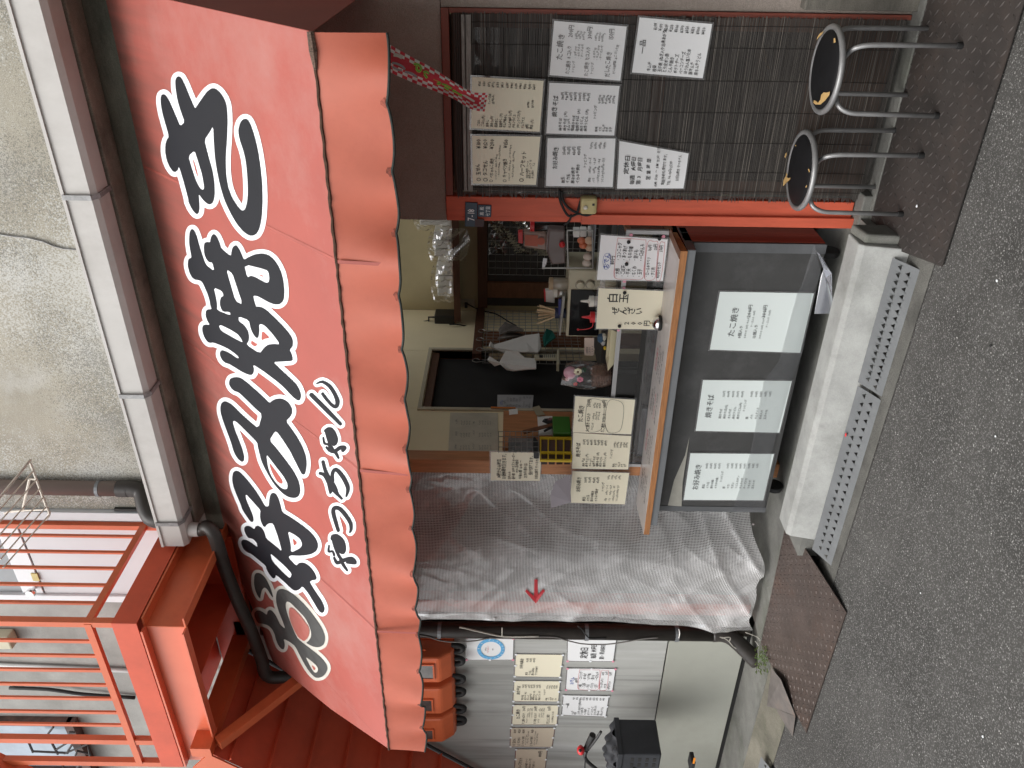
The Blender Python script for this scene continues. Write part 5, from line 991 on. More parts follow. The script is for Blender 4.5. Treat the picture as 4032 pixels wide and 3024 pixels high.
# toaster oven
ox0, ox1 = onY('J', 1200, 1180, 4.0).x, onY('J', 1200, 455, 4.0).x
tz0 = 1.096; tz1 = onY('J', 1060, 900, 4.0).z
tv = thing('toaster_oven', 'beige toaster oven with black glass door and two dials on the work table', 'toaster oven', ((ox0+ox1)/2, 4.1, tz0))
MB().box(ox0, ox1, 4.0, 4.26, tz0, tz1).build('oven_body', BEIGE, tv, bev=.008)
xd_ = onY('J', 1200, 665, 3.995).x
MB().box(ox0+.012, xd_, 3.993, 3.9985, tz0+.018, tz1-.014).build('glass_door', mat('oven_black_glass', (.012, .012, .013), .1), tv, bev=.002)
for (a, b) in ((1200, 612), (1310, 605)):
    p = onY('J', a, b, 3.998); MB().lathe(p, [(.021, 0), (.020, .014), (.012, .016)], 18, (0, -1, 0)).build('dial', BEIGE, tv, smooth='auto')
    MB().lathe(p, [(.027, -.001), (.027, .0012)], 24, (0, -1, 0)).build('dial_scale', mat('dial_print', (.3, .27, .2), .5), tv)
# jars, skewers, bottles on the oven
def jar(r, a, b, rr, hh, m1, m2, name, label, cat, Y=4.1, zb_=None):
    p = onY(r, a, b, Y); z = tz1 if zb_ is None else zb_
    t = thing(name, label, cat, (p.x, Y, z)); MB().lathe((p.x, Y, z), [(rr*.95, 0), (rr, .004), (rr, hh), (rr*.9, hh+.004)], 16).build('jar_body', m1, t, smooth='auto')
    MB().lathe((p.x, Y, z+hh+.004), [(rr*1.02, 0), (rr*1.02, .02), (rr*.9, .023)], 16).build('jar_lid', m2, t, smooth='auto'); return t
jar('J', 1000, 600, .034, .075, film('jar_frost', (.4, .36, .28), .8, .3, .05), mat('tan_lid', (.45, .33, .2), .5), 'spice_jar', 'frosted jar with tan lid standing on the toaster oven', 'jar')
jar('J', 1000, 690, .030, .05, film('jar_clear', (.35, .33, .26), .6, .1, .1), WPL, 'spice_jar', 'shorter clear jar with white lid on the toaster oven', 'jar')
jar('J', 1400, 605, .026, .05, BEIGE, WPL, 'spice_jar', 'small cream jar between the oden menu and the dessert sign', 'jar', 3.75, 1.078)
t = thing('chopstick_cup', 'bundle of disposable chopsticks fanned in a cup on the toaster oven', 'chopsticks', tuple(onY('J', 950, 870, 4.12)))
cp = onY('J', 985, 920, 4.12); cp.z = tz1
MB().lathe(cp, [(.028, 0), (.032, .06)], 16).build('cup', mat('cup_dark', (.03, .035, .08), .4), t, smooth='auto')
random.seed(9)
for k in range(16):
    a = -.55+k*.075; e = cp+Vector((math.sin(a)*.115-.01, random.uniform(-.02, .02), .155+random.uniform(-.01, .01)))
    MB().bar(cp+Vector((math.sin(a)*.02, 0, .03)), e, .006, .004).build('chopstick', mat('birch', (.62, .46, .27), .6, var=.1), t)
t = thing('striped_bag', 'white and red printed bag folded on the toaster oven', 'bag', tuple(onY('J', 870, 740, 4.2)))
MB().prism([onY('J', 820, 680, 4.2), onY('J', 925, 670, 4.2), onY('J', 925, 815, 4.2), onY('J', 825, 800, 4.2)], (0, .04, 0)).build('bag_body', CLOTH, t, bev=.004)
MB().prism([onY('J', 806, 690, 4.195), onY('J', 824, 686, 4.195), onY('J', 828, 800, 4.195), onY('J', 812, 795, 4.195)], (0, .04, 0)).build('bag_edge', REDP, t)
MB().prism([onY('J', 965, 780, 4.05), onY('J', 1000, 770, 4.05), onY('J', 1000, 940, 4.05), onY('J', 965, 950, 4.05)], (0, .03, 0)).build('blue_lid', mat('blue_lid', (.02, .03, .16), .4), t, bev=.006)
tag(MB().prism([onY('J', 1010, 740, 4.02), onY('J', 1040, 740, 4.02), onY('J', 990, 1165, 4.02), onY('J', 970, 1165, 4.02)], (0, .2, 0)).build('baking_tray', mat('tray_grey', (.3, .29, .26), .4, metal=.3), bev=.002), 'thin grey baking tray resting slanted above the toaster oven', 'tray')
# red kettle bag and dark bottle near the red post
t = thing('seasoning_bag', 'clear seasoning bag with orange print and red cap by the red post', 'seasoning bag', tuple(onY('J', 700, 130, 4.25)))
MB().prism([onY('J', 585, 35, 4.25), onY('J', 835, 60, 4.25), onY('J', 835, 240, 4.25), onY('J', 590, 205, 4.25)], (0, .06, 0)).build('bag_body', film('bag_pinkish', (.45, .30, .24), .8, .15, .1), t, bev=.008)
MB().prism([onY('J', 525, 40, 4.24), onY('J', 578, 35, 4.24), onY('J', 580, 165, 4.24), onY('J', 527, 160, 4.24)], (0, .04, 0)).build('cap', REDP, t, bev=.004)
MB().prism([onY('J', 600, 70, 4.245), onY('J', 740, 75, 4.245), onY('J', 740, 195, 4.245), onY('J', 600, 185, 4.245)], (0, .002, 0)).build('label_print', mat('print_orange', (.55, .13, .07), .5), t)
MB().lathe(onY('J', 775, 140, 4.24), [(.022, 0), (.022, .002)], 14, (0, -1, 0)).build('label_print', mat('print_orange', (.55, .13, .07), .5), t)
jar('I', 1960, 80, .033, .17, mat('soy_dark', (.015, .012, .01), .2), REDP, 'soy_bottle', 'dark sauce bottle with red cap just inside the red post', 'bottle', 4.2, 1.31)
tag(MB().prism([onY('J', 850, 10, 4.1), onY('J', 1040, 20, 4.1), onY('J', 1045, 385, 4.1), onY('J', 890, 400, 4.1), onY('J', 835, 250, 4.1)], (0, .12, 0)).build('plastic_bin', film('bin_smoky', (.20, .15, .14), .8, .2, .08), bev=.01), 'smoky translucent plastic bin under the seasoning bag', 'bin')
tag(MB().ball(onY('J', 1005, 175, 4.08), .017, 10, 7).build('red_clip', REDP, smooth=True), 'round red clip on the smoky plastic bin', 'clip')
# egg rack: tray with eggs
et = thing('egg_rack', 'wire rack shelf holding the eggs beside the red post', 'rack', tuple(onY('J', 1300, 250, 4.0)))
rk = MB()
for (a, b, c, d) in ((1060, 20, 1070, 420), (1330, 20, 1340, 430), (790, 430, 1340, 428), (1060, 20, 1340, 20)): rk.tube([onY('J', a, b, 3.98), onY('J', c, d, 3.98)], .004, 6)
for k in range(9): rk.tube([onY('J', 1340, 30+k*48, 3.98), onY('J', 1340, 30+k*48, 3.98)+Vector((0, .22, 0))], .002, 5)
rk.build('wire_frame', WIRE, et)
MB().box(onY('J', 1300, 420, 3.98).x, -1.30, 3.985, 4.2, onY('J', 1345, 300, 3.98).z-.004, onY('J', 1345, 300, 3.98).z+.002).build('rack_floor', STEELG, et)
EG = mat('egg_shell', (.55, .38, .26), .5, var=.06)
for (a, b, lb, mm_) in ((1300, 130, 'egg nearest the red post on the wire rack', EG), (1305, 205, 'brown egg second from the red post on the wire rack', EG), (1285, 305, 'pale egg third from the red post on the wire rack', mat('egg_pale', (.6, .52, .44), .5)), (1275, 375, 'egg farthest from the red post on the wire rack', mat('egg_pale', (.6, .52, .44), .5)), (1215, 130, 'orange wrapped egg above the other eggs', mat('egg_orange', (.6, .17, .08), .4)), (1235, 185, 'small pinkish egg above the brown egg', mat('egg_orange', (.6, .17, .08), .4))):
    tag(MB().ball(onY('J', a, b, 4.0), .021 if a > 1250 else .018, 12, 8, (1, 1, 1.22)).build('egg', mm_, smooth=True), lb, 'egg', 'eggs on the wire rack')
for i, (a, b) in enumerate(((1160, 40), (1235, 35), (1320, 30))):
    tag(MB().box(*[v for s in ((onY('J', a, b, 4.12).x-.022, onY('J', a, b, 4.12).x+.02), (4.1, 4.15), (onY('J', a, b, 4.12).z-.017, onY('J', a, b, 4.12).z+.017)) for v in s]).build('foam_cup', STYRO, bev=.004), 'white foam cup %s beside the red post' % ['topmost', 'in the middle of the stack', 'lowest'][i], 'cup', 'foam cups stacked beside the red post')
lp = MB(); tag(lp.prism([onY('J', 790, 380, 4.05), onY('J', 800, 325, 4.05), onY('J', 842, 330, 4.05), onY('J', 830, 395, 4.05)], (0, .006, 0)).prism([onY('J', 788, 440, 4.05), onY('J', 790, 385, 4.05), onY('J', 826, 400, 4.05), onY('J', 806, 440, 4.05)], (0, .006, 0)).build('white_card', WHT), 'small bright white card clipped on the wire grid above the egg rack', 'card')
# wire grid on the dark back wall and crinkled plastic hung before it
wg = thing('wire_grid', 'steel wire grid panel fixed on the dark back wall', 'wire grid', (-1.7, YB-.06, 1.4))
gm = MB(); gx0, gx1 = XL+.32, -.9
k = gx0
while k < gx1: gm.tube([(k, YB-.05, 1.0), (k, YB-.05, 1.775)], .0018, 4, False); k += .052
k = 1.02
while k < 1.775: gm.tube([(gx0, YB-.053, k), (gx1, YB-.053, k)], .0018, 4, False); k += .05
gm.build('wire_mesh', WIRE, wg, kind='stuff')
random.seed(12)
def crk(u, v):
    x = -2.25+u*1.15; z = 1.77-v*.62*(1-.25*abs(u-.5))
    return (x, YB-.12+.03*math.sin(u*13+v*4)+.022*math.sin(v*17+u*9)+.014*math.sin(u*37+v*21), z)
tag(MB().grid(crk, 60, 34).build('plastic_curtain', film('crinkled_sheet', (.1, .1, .1), .10, .06, .09)), 'crinkled clear plastic hung over the wire grid at the back', 'plastic sheet')
# wall shelf, foam boxes, black lamp box, socket
sh = thing('wall_shelf', 'brown wooden wall shelf high on the yellow back wall', 'shelf', (-2.1, 5.38, 2.0))
MB().box(XL+.03, -.9, 5.24, YB-.002, 1.985, 2.012).build('shelf_board', WOODM, sh, bev=.002)
MB().box(XL+.03, -.9, 5.236, 5.2395, 1.965, 2.013).build('shelf_lip', WOODD, sh)
def foam(r, x0, x1, y0, y1, label):
    a = onY(r, x1, y1, 5.3); b = onY(r, x0, y0, 5.3)
    t = thing('foam_box_stack', label, 'takeaway boxes', ((a.x+b.x)/2, 5.34, 2.013), 'bagged foam takeaway boxes on the shelf')
    X0, X1 = a.x, b.x; top = b.z; n = 3
    for i in range(n):
        w = (X1-X0)/n; MB().box(X0+i*w+.004, X0+(i+1)*w-.003, 5.26, 5.44, 2.014, top-.012*abs(i-1)).build('foam_box', STYRO, t, bev=.008)
    MB().grid(lambda u, v: (X0-.015+(X1-X0+.03)*u+.006*math.sin(v*22), 5.215-.012*math.sin(v*9+u*5)-.006*math.sin(u*31), 2.014+(top+.03-2.014)*v*(1-.3*abs(u-.5)**2*2)), 16, 12).build('clear_bag', BAG, t)
foam('I', 590, 740, 480, 830, 'bagged stack of white foam boxes on the shelf, nearer the black lamp box')
foam('I', 560, 735, 120, 400, 'bagged white foam boxes on the shelf in the middle')
foam('I', 400, 735, -140, 60, 'bagged white foam boxes on the shelf nearest the red post')
bgm = MB().grid(lambda u, v: onY('I', 735+v*(235-80*abs(u-.4)), 110+u*350, 5.22-.03*math.sin(u*7+v*5)), 18, 12)
tag(bgm.build('hanging_bag', BAG), 'clear plastic bag drooping from the shelf below the foam boxes', 'bag')
lb = thing('black_speaker_box', 'small black box with a handle standing at the shelf end, cable to the ceiling', 'speaker', tuple(onY('I', 660, 1110, 5.3)))
a = onY('I', 740, 1175, 5.3); b = onY('I', 585, 1035, 5.3)
MB().box(a.x, b.x, 5.26, 5.38, 2.014, b.z).build('box_body', BLK, lb, bev=.008)
MB().tube([onY('I', 585, 1140, 5.3), onY('I', 520, 1140, 5.3), onY('I', 520, 1075, 5.3), onY('I', 585, 1075, 5.3)], .008, 6).build('handle', BLK, lb)
MB().tube(arc([onY('I', 520, 1110, 5.3), onY('I', 370, 1140, 5.3), onY('I', 190, 1172, 5.3)], 5), .004, 6).build('cable', RUB, lb)
MB().tube(arc([onY('I', 745, 1155, 5.22), onY('I', 840, 1155, 5.22), onY('I', 980, 1180, 5.25), onY('I', 1200, 1190, 5.3), onY('I', 1550, 1165, 5.3)], 5), .005, 6).build('cable', RUB, lb)
sk = thing('wall_socket', 'cream wall socket plate with a black plug on the back wall', 'socket', tuple(onY('I', 950, 915, YB)))
a = onY('I', 1025, 962, YB); b = onY('I', 862, 872, YB)
MB().box(a.x, b.x, YB-.012, YB-.002, a.z, b.z).build('plate', mat('socket_cream', (.42, .37, .27), .5), sk, bev=.003)
MB().box(onY('I', 940, 945, YB).x, onY('I', 940, 905, YB).x, YB-.05, YB-.013, onY('I', 945, 920, YB).z, onY('I', 915, 920, YB).z).build('plug', BLK, sk)
MB().tube(arc([onY('I', 940, 930, YB-.05), onY('I', 1080, 1000, YB-.06), onY('I', 1250, 1040, 5.3), onY('I', 1400, 1130, 5.2), onY('I', 1470, 1165, 5.1)], 5), .005, 6).build('cable', RUB, sk)
# utensil rack, cloths and phone on the side wall
ur = thing('side_wire_rack', 'wire rack with hooks on the side wall behind the hanging cloths', 'wire grid', (XL+.05, 4.95, 1.5))
gm = MB(); y = 4.62
while y < 5.42: gm.tube([(XL+.05, y, 1.12), (XL+.05, y, 1.79)], .002, 4, False); y += .045
z = 1.14
while z < 1.79: gm.tube([(XL+.053, 4.62, z), (XL+.053, 5.40, z)], .002, 4, False); z += .045
gm.build('wire_mesh', WIRE, ur, kind='stuff')
for i, (a, b) in enumerate(((170, 1110), (150, 1200), (150, 1310), (110, 1430))):
    p0 = onX('J', a, b, XL+.07); MB().tube(arc([p0, p0+Vector((0, .02, .03)), p0+Vector((0, -.01, .05)), p0+Vector((0, -.03, .02)), p0+Vector((0, -.01, -.04))], 4), .003, 5).build('hook', WIRE, ur)
def hang(name, label, pts, m_, cat='cloth', th=.012, X=XL+.10):
    P = [onX('J', a, b, X) for a, b in pts]; v, f = tri([[(p.y, p.z) for p in P]])
    b_ = MB(); ce = sum((p for p in P), Vector())/len(P)
    b_.prism([Vector((X+.02*math.sin(i*1.7), p.y, p.z)) for i, p in enumerate(P)], (th, 0, 0))
    return tag(b_.build(name, m_, bev=.003), label, cat, 'things hanging on the side wire rack')
hang('hanging_cloth', 'white cone shaped cloth hanging nearest the yellow corner of the side rack', [(205, 1290), (225, 1265), (260, 1270), (400, 1230), (600, 1190), (755, 1178), (780, 1290), (740, 1350), (650, 1378), (540, 1368), (380, 1330), (270, 1310), (215, 1315)], CLOTH)
hang('hanging_cloth', 'white square shouldered cloth hanging on the hook nearest the dark opening', [(190, 1440), (215, 1430), (260, 1445), (320, 1440), (390, 1358), (520, 1375), (600, 1400), (722, 1410), (722, 1560), (640, 1550), (470, 1525), (400, 1540), (370, 1545), (330, 1480), (270, 1475), (215, 1465)], CLOTH, X=XL+.13)
hang('hanging_bag', 'small clear bag hanging beside the cone shaped cloth', [(310, 1110), (380, 1060), (500, 1065), (590, 1090), (580, 1140), (420, 1150), (330, 1145)], mat('bag_dull', (.2, .18, .16), .3, var=.4, vscale=25), 'bag')
hang('grey_glove', 'grey rubber glove hanging behind the cone shaped cloth', [(300, 1210), (420, 1160), (560, 1150), (620, 1200), (520, 1200), (380, 1225)], mat('glove_grey', (.22, .20, .18), .8), 'glove', X=XL+.06)
hang('green_colander', 'teal plastic colander hanging below the cone shaped cloth', [(790, 1200), (830, 1130), (900, 1120), (940, 1170), (930, 1210), (860, 1270), (810, 1280)], mat('teal_plastic', (.01, .13, .10), .5, var=.3, vscale=60), 'colander')
ph = thing('cordless_phone', 'beige cordless telephone handset standing on its cradle', 'telephone', tuple(onX('J', 960, 1390, XL+.16)))
MB().prism([onX('J', 702, 1370, XL+.18), onX('J', 945, 1362, XL+.18), onX('J', 948, 1415, XL+.18), onX('J', 705, 1410, XL+.18)], (-.02, 0, 0)).build('handset', BEIGE, ph, bev=.006)
MB().prism([onX('J', 755, 1376, XL+.181), onX('J', 795, 1374, XL+.181), onX('J', 797, 1407, XL+.181), onX('J', 757, 1406, XL+.181)], (.001, 0, 0)).build('screen', BLK, ph)
for i in range(6):
    for j in range(3):
        p = onX('J', 815+i*21, 1378+j*11, XL+.181); MB().box(p.x, p.x+.002, p.y-.004, p.y+.004, p.z-.003, p.z+.003).build('key', INKG, ph)
MB().prism([onX('J', 950, 1310, XL+.18), onX('J', 978, 1308, XL+.18), onX('J', 976, 1468, XL+.18), onX('J', 944, 1466, XL+.18)], (-.06, 0, 0)).build('cradle', BEIGE, ph, bev=.004)
# "pay here" card
c = Y_([('J', 1247, 1380), ('J', 1247, 1190), ('J', 1352, 1190), ('J', 1350, 1383)], 3.78)
sheet('pay_here_card', 'small pinkish card with arrows standing behind the cream tray', 'sign', c, mat('card_pink', (.62, .50, .42), .5), [('お会計は', .12, .36, .24, .8, 'l', .012), ('こちらへ', .12, .64, .24, .8, 'l', .012), ('↓ ↓ ↓', .2, .90, .22, .9, 'l', .02)], None, lam=False)
lw_ = MB().box(onY('J', 1100, 1340, 4.35).x-.5, onY('J', 1100, 1340, 4.35).x+.3, 4.6, 4.62, .9, 1.24); 
# board, cup, rack at the near side wall
c = [onX('K', 475, 1215, XL+.006), onX('K', 475, 760, XL+.006), onX('K', 997, 762, XL+.006), onX('K', 1000, 1200, XL+.006)]
c = [onX('K', 455, 1212, XL+.006), onX('K', 478, 760, XL+.006), onX('K', 995, 762, XL+.006), onX('K', 1000, 1200, XL+.006)]
bd = sheet('price_board', 'grey printed price board on the side wall above the wire basket', 'board', c, mat('board_grey', (.55, .51, .40), .5), [(s, u, v, .045, .8) for s, u, v in (('お好み焼き', .1, .16), ('焼きそば', .42, .16), ('たこ焼き', .72, .16), ('トッピング', .1, .52), ('トッピング', .42, .52), ('単品', .72, .52))]+[('キムチ 100円', .08+.3*i, .26+.055*j+(.16 if j > 3 else 0), .034, .75) for i in range(3) for j in range(9)], None, ink=INKG, lam=False)
cu = thing('pen_cup', 'green plastic cup of scissors and pens on the side wall shelf', 'pen cup', tuple(onX('K', 1780, 920, XL+.05)))
a = onX('K', 1600, 1010, XL+.08); b = onX('K', 1775, 830, XL+.08)
MB().box(XL+.03, XL+.10, a.y, b.y, b.z, a.z).build('cup', GREENP, cu, bev=.004)
for nm, pts, m_ in (('ruler', [(1280, 995), (1265, 960), (1590, 880), (1595, 910)], WOODM), ('scissors', [(1480, 860), (1500, 835), (1560, 830), (1600, 850), (1600, 885), (1520, 880)], BLK), ('scissors', [(1530, 850), (1560, 822), (1600, 825), (1600, 860)], mat('scissor_pink', (.4, .2, .2), .5)), ('marker_pen', [(1500, 975), (1495, 960), (1600, 900), (1600, 925)], BLK)):
    MB().prism([onX('K', p[0], p[1], XL+.06) for p in pts], (.006, 0, 0)).build(nm, m_, cu)
MB().prism([onX('K', 1425, 800, XL+.02), onX('K', 1590, 800, XL+.02), onX('K', 1600, 1005, XL+.02), onX('K', 1440, 1010, XL+.02)], (.002, 0, 0)).build('backing_paper', STYRO, cu)
yr = thing('yellow_rack', 'yellow framed drawer rack with eight brown compartments on the side wall', 'drawer rack', tuple(onX('K', 1800, 1150, XL+.05)))
def kx(a, b, X=XL+.10): return onX('K', a, b, X)
for i in range(5):
    a0 = 1455+i*84; MB().prism([kx(a0, 1025), kx(a0+14, 1025), kx(a0+12, 1275), kx(a0-2, 1275)], (-.012, 0, 0)).build('shelf_bar', YPAINT, yr)
for b0 in (1020, 1178, 1262): MB().prism([kx(1455, b0, XL+.102), kx(1455, b0+14, XL+.102), kx(1795, b0+20, XL+.102), kx(1795, b0+4, XL+.102)], (-.012, 0, 0)).build('upright_bar', YPAINT, yr)
for i in range(4):
    a0 = 1471+i*84; MB().prism([kx(a0, 1038, XL+.09), kx(a0+66, 1038, XL+.09), kx(a0+64, 1176, XL+.09), kx(a0-2, 1176, XL+.09)], (-.04, 0, 0)).build('drawer', mat('drawer_brown', (.10, .06, .05), .3, var=.2), yr)
    MB().prism([kx(a0, 1196, XL+.09), kx(a0+66, 1196, XL+.09), kx(a0+64, 1260, XL+.09), kx(a0-2, 1260, XL+.09)], (-.04, 0, 0)).build('drawer', mat('drawer_dark', (.04, .02, .015), .3), yr)
wb = thing('wire_basket', 'dark wire basket with a glass jar on the side wall beside the pine post', 'wire basket', tuple(onX('K', 1250, 1080, XL+.05)))
bk = MB()
for i in range(8): bk.tube([kx(1005+i*62, 960), kx(1005+i*62, 1195)], .0022, 5)
for i in range(5): bk.tube([kx(1005, 965+i*56), kx(1440, 965+i*56)], .0022, 5)
bk.build('wire_mesh', WIRE, wb); MB().prism([kx(1370, 1040), kx(1400, 1025), kx(1445, 1080), kx(1445, 1195), kx(1390, 1195)], (-.04, 0, 0)).build('black_lid', BLK, wb)
MB().prism([kx(1110, 1030, XL+.05), kx(1380, 1040, XL+.05), kx(1380, 1180, XL+.05), kx(1110, 1180, XL+.05)], (-.03, 0, 0)).build('glass_jar', film('jar_grey', (.35, .36, .36), .6, .15, .12), wb)
c = [onX('K', 990, 715, XL-.03), onX('K', 992, 565, XL-.03), onX('K', 1385, 568, XL-.03), onX('K', 1370, 725, XL-.03)]
sheet('oden_menu', 'dim white oden menu hung inside the dark opening', 'menu', c, mat('paper_dim', (.42, .42, .42), .5), T_ODE, None, ink=INKG, lam=False)
tag(MB().tube([onX('K', 920, 703, XL+.02), onX('K', 1190, 708, XL+.02)], .006, 6).build('orange_pencil', mat('pencil_orange', (.62, .2, .03), .5)), 'long orange pencil taped by the dark opening', 'pencil')
tag(MB().prism([onX('K', 1115, 730, XL+.02), onX('K', 1210, 718, XL+.02), onX('K', 1215, 775, XL+.02), onX('K', 1120, 785, XL+.02)], (.002, 0, 0)).build('paper_note', STYRO), 'torn white note taped on the cream trim', 'note')
tag(MB().prism([onX('K', 1370, 705, XL+.03), onX('K', 1445, 685, XL+.03), onX('K', 1510, 785, XL+.03), onX('K', 1420, 795, XL+.03)], (.002, 0, 0)).build('paper_note', mat('note_tan', (.38, .33, .22), .7)), 'tan slanted note taped on the cream trim', 'note')
# ================================================================== NET CURTAIN
def net_mat():
    m = bpy.data.materials.new('reinforced_net_sheet'); m.use_nodes = True; N = m.node_tree.nodes; L = m.node_tree.links; N.clear()
    o = N.new('ShaderNodeOutputMaterial'); uv = N.new('ShaderNodeUVMap'); sx = N.new('ShaderNodeSeparateXYZ'); L.new(uv.outputs[0], sx.inputs[0])
    outs = []
    for i in (0, 1):
        fr = N.new('ShaderNodeMath'); fr.operation = 'FRACT'; L.new(sx.outputs[i], fr.inputs[0]); lt = N.new('ShaderNodeMath'); lt.operation = 'LESS_THAN'; lt.inputs[1].default_value = .29; L.new(fr.outputs[0], lt.inputs[0]); outs.append(lt)
    mx = N.new('ShaderNodeMath'); mx.operation = 'MAXIMUM'; L.new(outs[0].outputs[0], mx.inputs[0]); L.new(outs[1].outputs[0], mx.inputs[1])
    th = N.new('ShaderNodeBsdfPrincipled'); th.inputs['Base Color'].default_value = (.82, .81, .80, 1); th.inputs['Roughness'].default_value = .5
    tl = N.new('ShaderNodeBsdfTranslucent'); tl.inputs[0].default_value = (.6, .6, .6, 1); t2 = N.new('ShaderNodeMixShader'); t2.inputs[0].default_value = .25; L.new(th.outputs[0], t2.inputs[1]); L.new(tl.outputs[0], t2.inputs[2])
    tp = N.new('ShaderNodeBsdfTransparent'); tp.inputs[0].default_value = (.93, .93, .93, 1); df = N.new('ShaderNodeBsdfDiffuse'); df.inputs[0].default_value = (.66, .66, .67, 1); ma = N.new('ShaderNodeMixShader')
    nz = N.new('ShaderNodeTexNoise'); nz.inputs['Scale'].default_value = .05; nz.inputs['Detail'].default_value = 4; L.new(uv.outputs[0], nz.inputs['Vector']); mr = N.new('ShaderNodeMapRange'); mr.inputs[1].default_value = .4; mr.inputs[2].default_value = .75; mr.inputs[3].default_value = .06; mr.inputs[4].default_value = .62; L.new(nz.outputs[0], mr.inputs[0]); L.new(mr.outputs[0], ma.inputs[0])  # noise whitens the sheet: milky plastic plus glossy highlights put into the colour
    L.new(tp.outputs[0], ma.inputs[1]); L.new(df.outputs[0], ma.inputs[2])
    gl = N.new('ShaderNodeBsdfGlossy'); gl.inputs['Roughness'].default_value = .14; mb_ = N.new('ShaderNodeMixShader'); mb_.inputs[0].default_value = .16; L.new(ma.outputs[0], mb_.inputs[1]); L.new(gl.outputs[0], mb_.inputs[2])
    fi = N.new('ShaderNodeMixShader'); L.new(mx.outputs[0], fi.inputs[0]); L.new(mb_.outputs[0], fi.inputs[1]); L.new(t2.outputs[0], fi.inputs[2]); L.new(fi.outputs[0], o.inputs[0]); return m
nc = thing('net_curtain', 'translucent white mesh reinforced plastic curtain with a red arrow over the side entrance', 'curtain', (-3.35, 3.44, .12))
NX0, NX1 = -2.826, onY(8, 1200, 748, 3.405).x
from mathutils import noise as NZ
def curt(x, z):
    t = (x-NX1)/(NX0-NX1)      # 0 left, 1 right
    n_ = lambda a, b, c: NZ.noise(Vector((a, b, c)))
    y = 3.412 + .024*n_(x*4.6, z*.35, 1.3) + .011*n_(x*12+z*.8, z*.6, 4.7) + .0016*n_(x*34, z*22, 7.7)
    y -= .010*(1-abs(n_(x*3.2+z*2.0, z*.8-x*.5, 9.1)))**7
    y -= .006*(1-abs(n_(x*7-z*3.0, z*2.2+x, 2.2)))**8
    lowk = max(0, 1-z/.95); y += lowk*(.045*n_(x*4+z*3.4, (z-x)*1.3, 6.6)-.026*(1-abs(n_(x*3.4-z*4.4, z*1.1+x*.9, 8.2)))**6)
    k = max(0, min(1, (x+3.32)/.34)); y += .235*k*k*(3-2*k)
    return y if k > 0 else max(3.34, min(y, 3.47))
def cb(u, v):
    x = NX0+(NX1-NX0)*u; zb_ = .225-.115*u+.022*math.sin(u*9)+.012*math.sin(u*23); x -= .02*math.sin(v*5)*u*0
    xe = x - .055*max(0, (v-.6)/.4)*max(0, (u-.3)/.7)
    z = 2.35+(zb_-2.35)*v; return (xe, curt(x, z), z)
cu_ = MB().grid(cb, 110, 170); co = cu_.build('mesh_sheet', net_mat(), nc, smooth=True)
ul = co.data.uv_layers.new(name='UVMap'); nu = 111
al = [0]*nu
for lp in co.data.loops:
    vi = lp.vertex_index; i, j = vi % nu, vi//nu; vco = co.data.vertices[vi].co
    ul.data[lp.index].uv = (i/110*1.32/.0085+.6*math.sin(j*.07), (2.35-vco.z)/.0085+1.2*math.sin(i*.07)*(j/170))
MB().grid(lambda u, v: Vector(cb(.952+.048*u, v))-Vector((0, .003, 0)), 3, 100).build('hem_band', film('hem_white', (.66, .66, .65), .28, .25, .06), nc, smooth=True)
def onC(r, a, b, off=.010):
    Y = 3.40
    for _ in range(4): p = onY(r, a, b, Y); Y = curt(p.x, p.z)-off
    return onY(r, a, b, Y)
ARW = mat('arrow_red_tape', (.50, .02, .03), .4, var=.08)
MB().poly([onC(8, 1270, 485), onC(8, 1290, 485), onC(8, 1293, 600), onC(8, 1268, 600)]).build('arrow_tape', ARW, nc)
MB().poly([onC(8, 1212, 560, .0115), onC(8, 1222, 548, .0115), onC(8, 1278, 600, .0115), onC(8, 1280, 636, .0115)]).build('arrow_tape', ARW, nc)
MB().poly([onC(8, 1336, 558, .006), onC(8, 1325, 545, .006), onC(8, 1274, 603, .006), onC(8, 1280, 636, .0125)]).build('arrow_tape', ARW, nc)
for (a, b) in ((1026, 731), (1762, 727)): p = onC(8, a, b, .008); MB().lathe(p, [(.008, 0), (.008, .002), (.004, .0021)], 12, (0, -1, 0)).build('eyelet', CHROME, nc)
p = onC(9, 527, 142, .01); MB().lathe(p, [(.008, 0), (.008, .002)], 12, (0, -1, 0)).build('eyelet', CHROME, nc)
MB().poly([onC('P', 262, 1000+0, .02) if 0 else onY(5, 1375, 1580, 3.40), onY(5, 1370, 1500, 3.40), onY(5, 1400, 1415, 3.42), onY(5, 1490, 1375, 3.46), onY(5, 1500, 1545, 3.42)]).build('curled_sheet', mat('lilac_sheet', (.36, .33, .36), .5, var=.05), nc)
# wires and zip ties on the downpipe
wt = thing('wall_wires', 'loose grey wires looping beside the black downpipe', 'wires', tuple(onY(8, 800, 850, 3.40)))
for pts, r_, m_ in (([(510, 830), (600, 840), (680, 865), (760, 875), (850, 872), (920, 865), (990, 850)], .004, mat('wire_grey', (.16, .15, .14), .6)), ([(990, 850), (1100, 850), (1200, 845), (1390, 845), (1470, 865), (1560, 885), (1640, 890), (1740, 888), (1850, 872), (1950, 855), (2040, 848)], .004, mat('wire_grey', (.16, .15, .14), .6)),
                    ([(805, 785), (830, 787), (950, 815), (1060, 838), (1150, 842), (1300, 840)], .0055, mat('cord_pale', (.42, .40, .35), .7)), ([(1070, 785), (1070, 838)], .004, mat('cord_pale', (.42, .40, .35), .7)), ([(1540, 775), (1570, 800), (1590, 830), (1620, 852), (1720, 850)], .004, BLK)):
    MB().tube(arc([onY(8, a, b, 3.39) for a, b in pts], 4), r_, 6).build('wire', m_, wt, smooth=True)
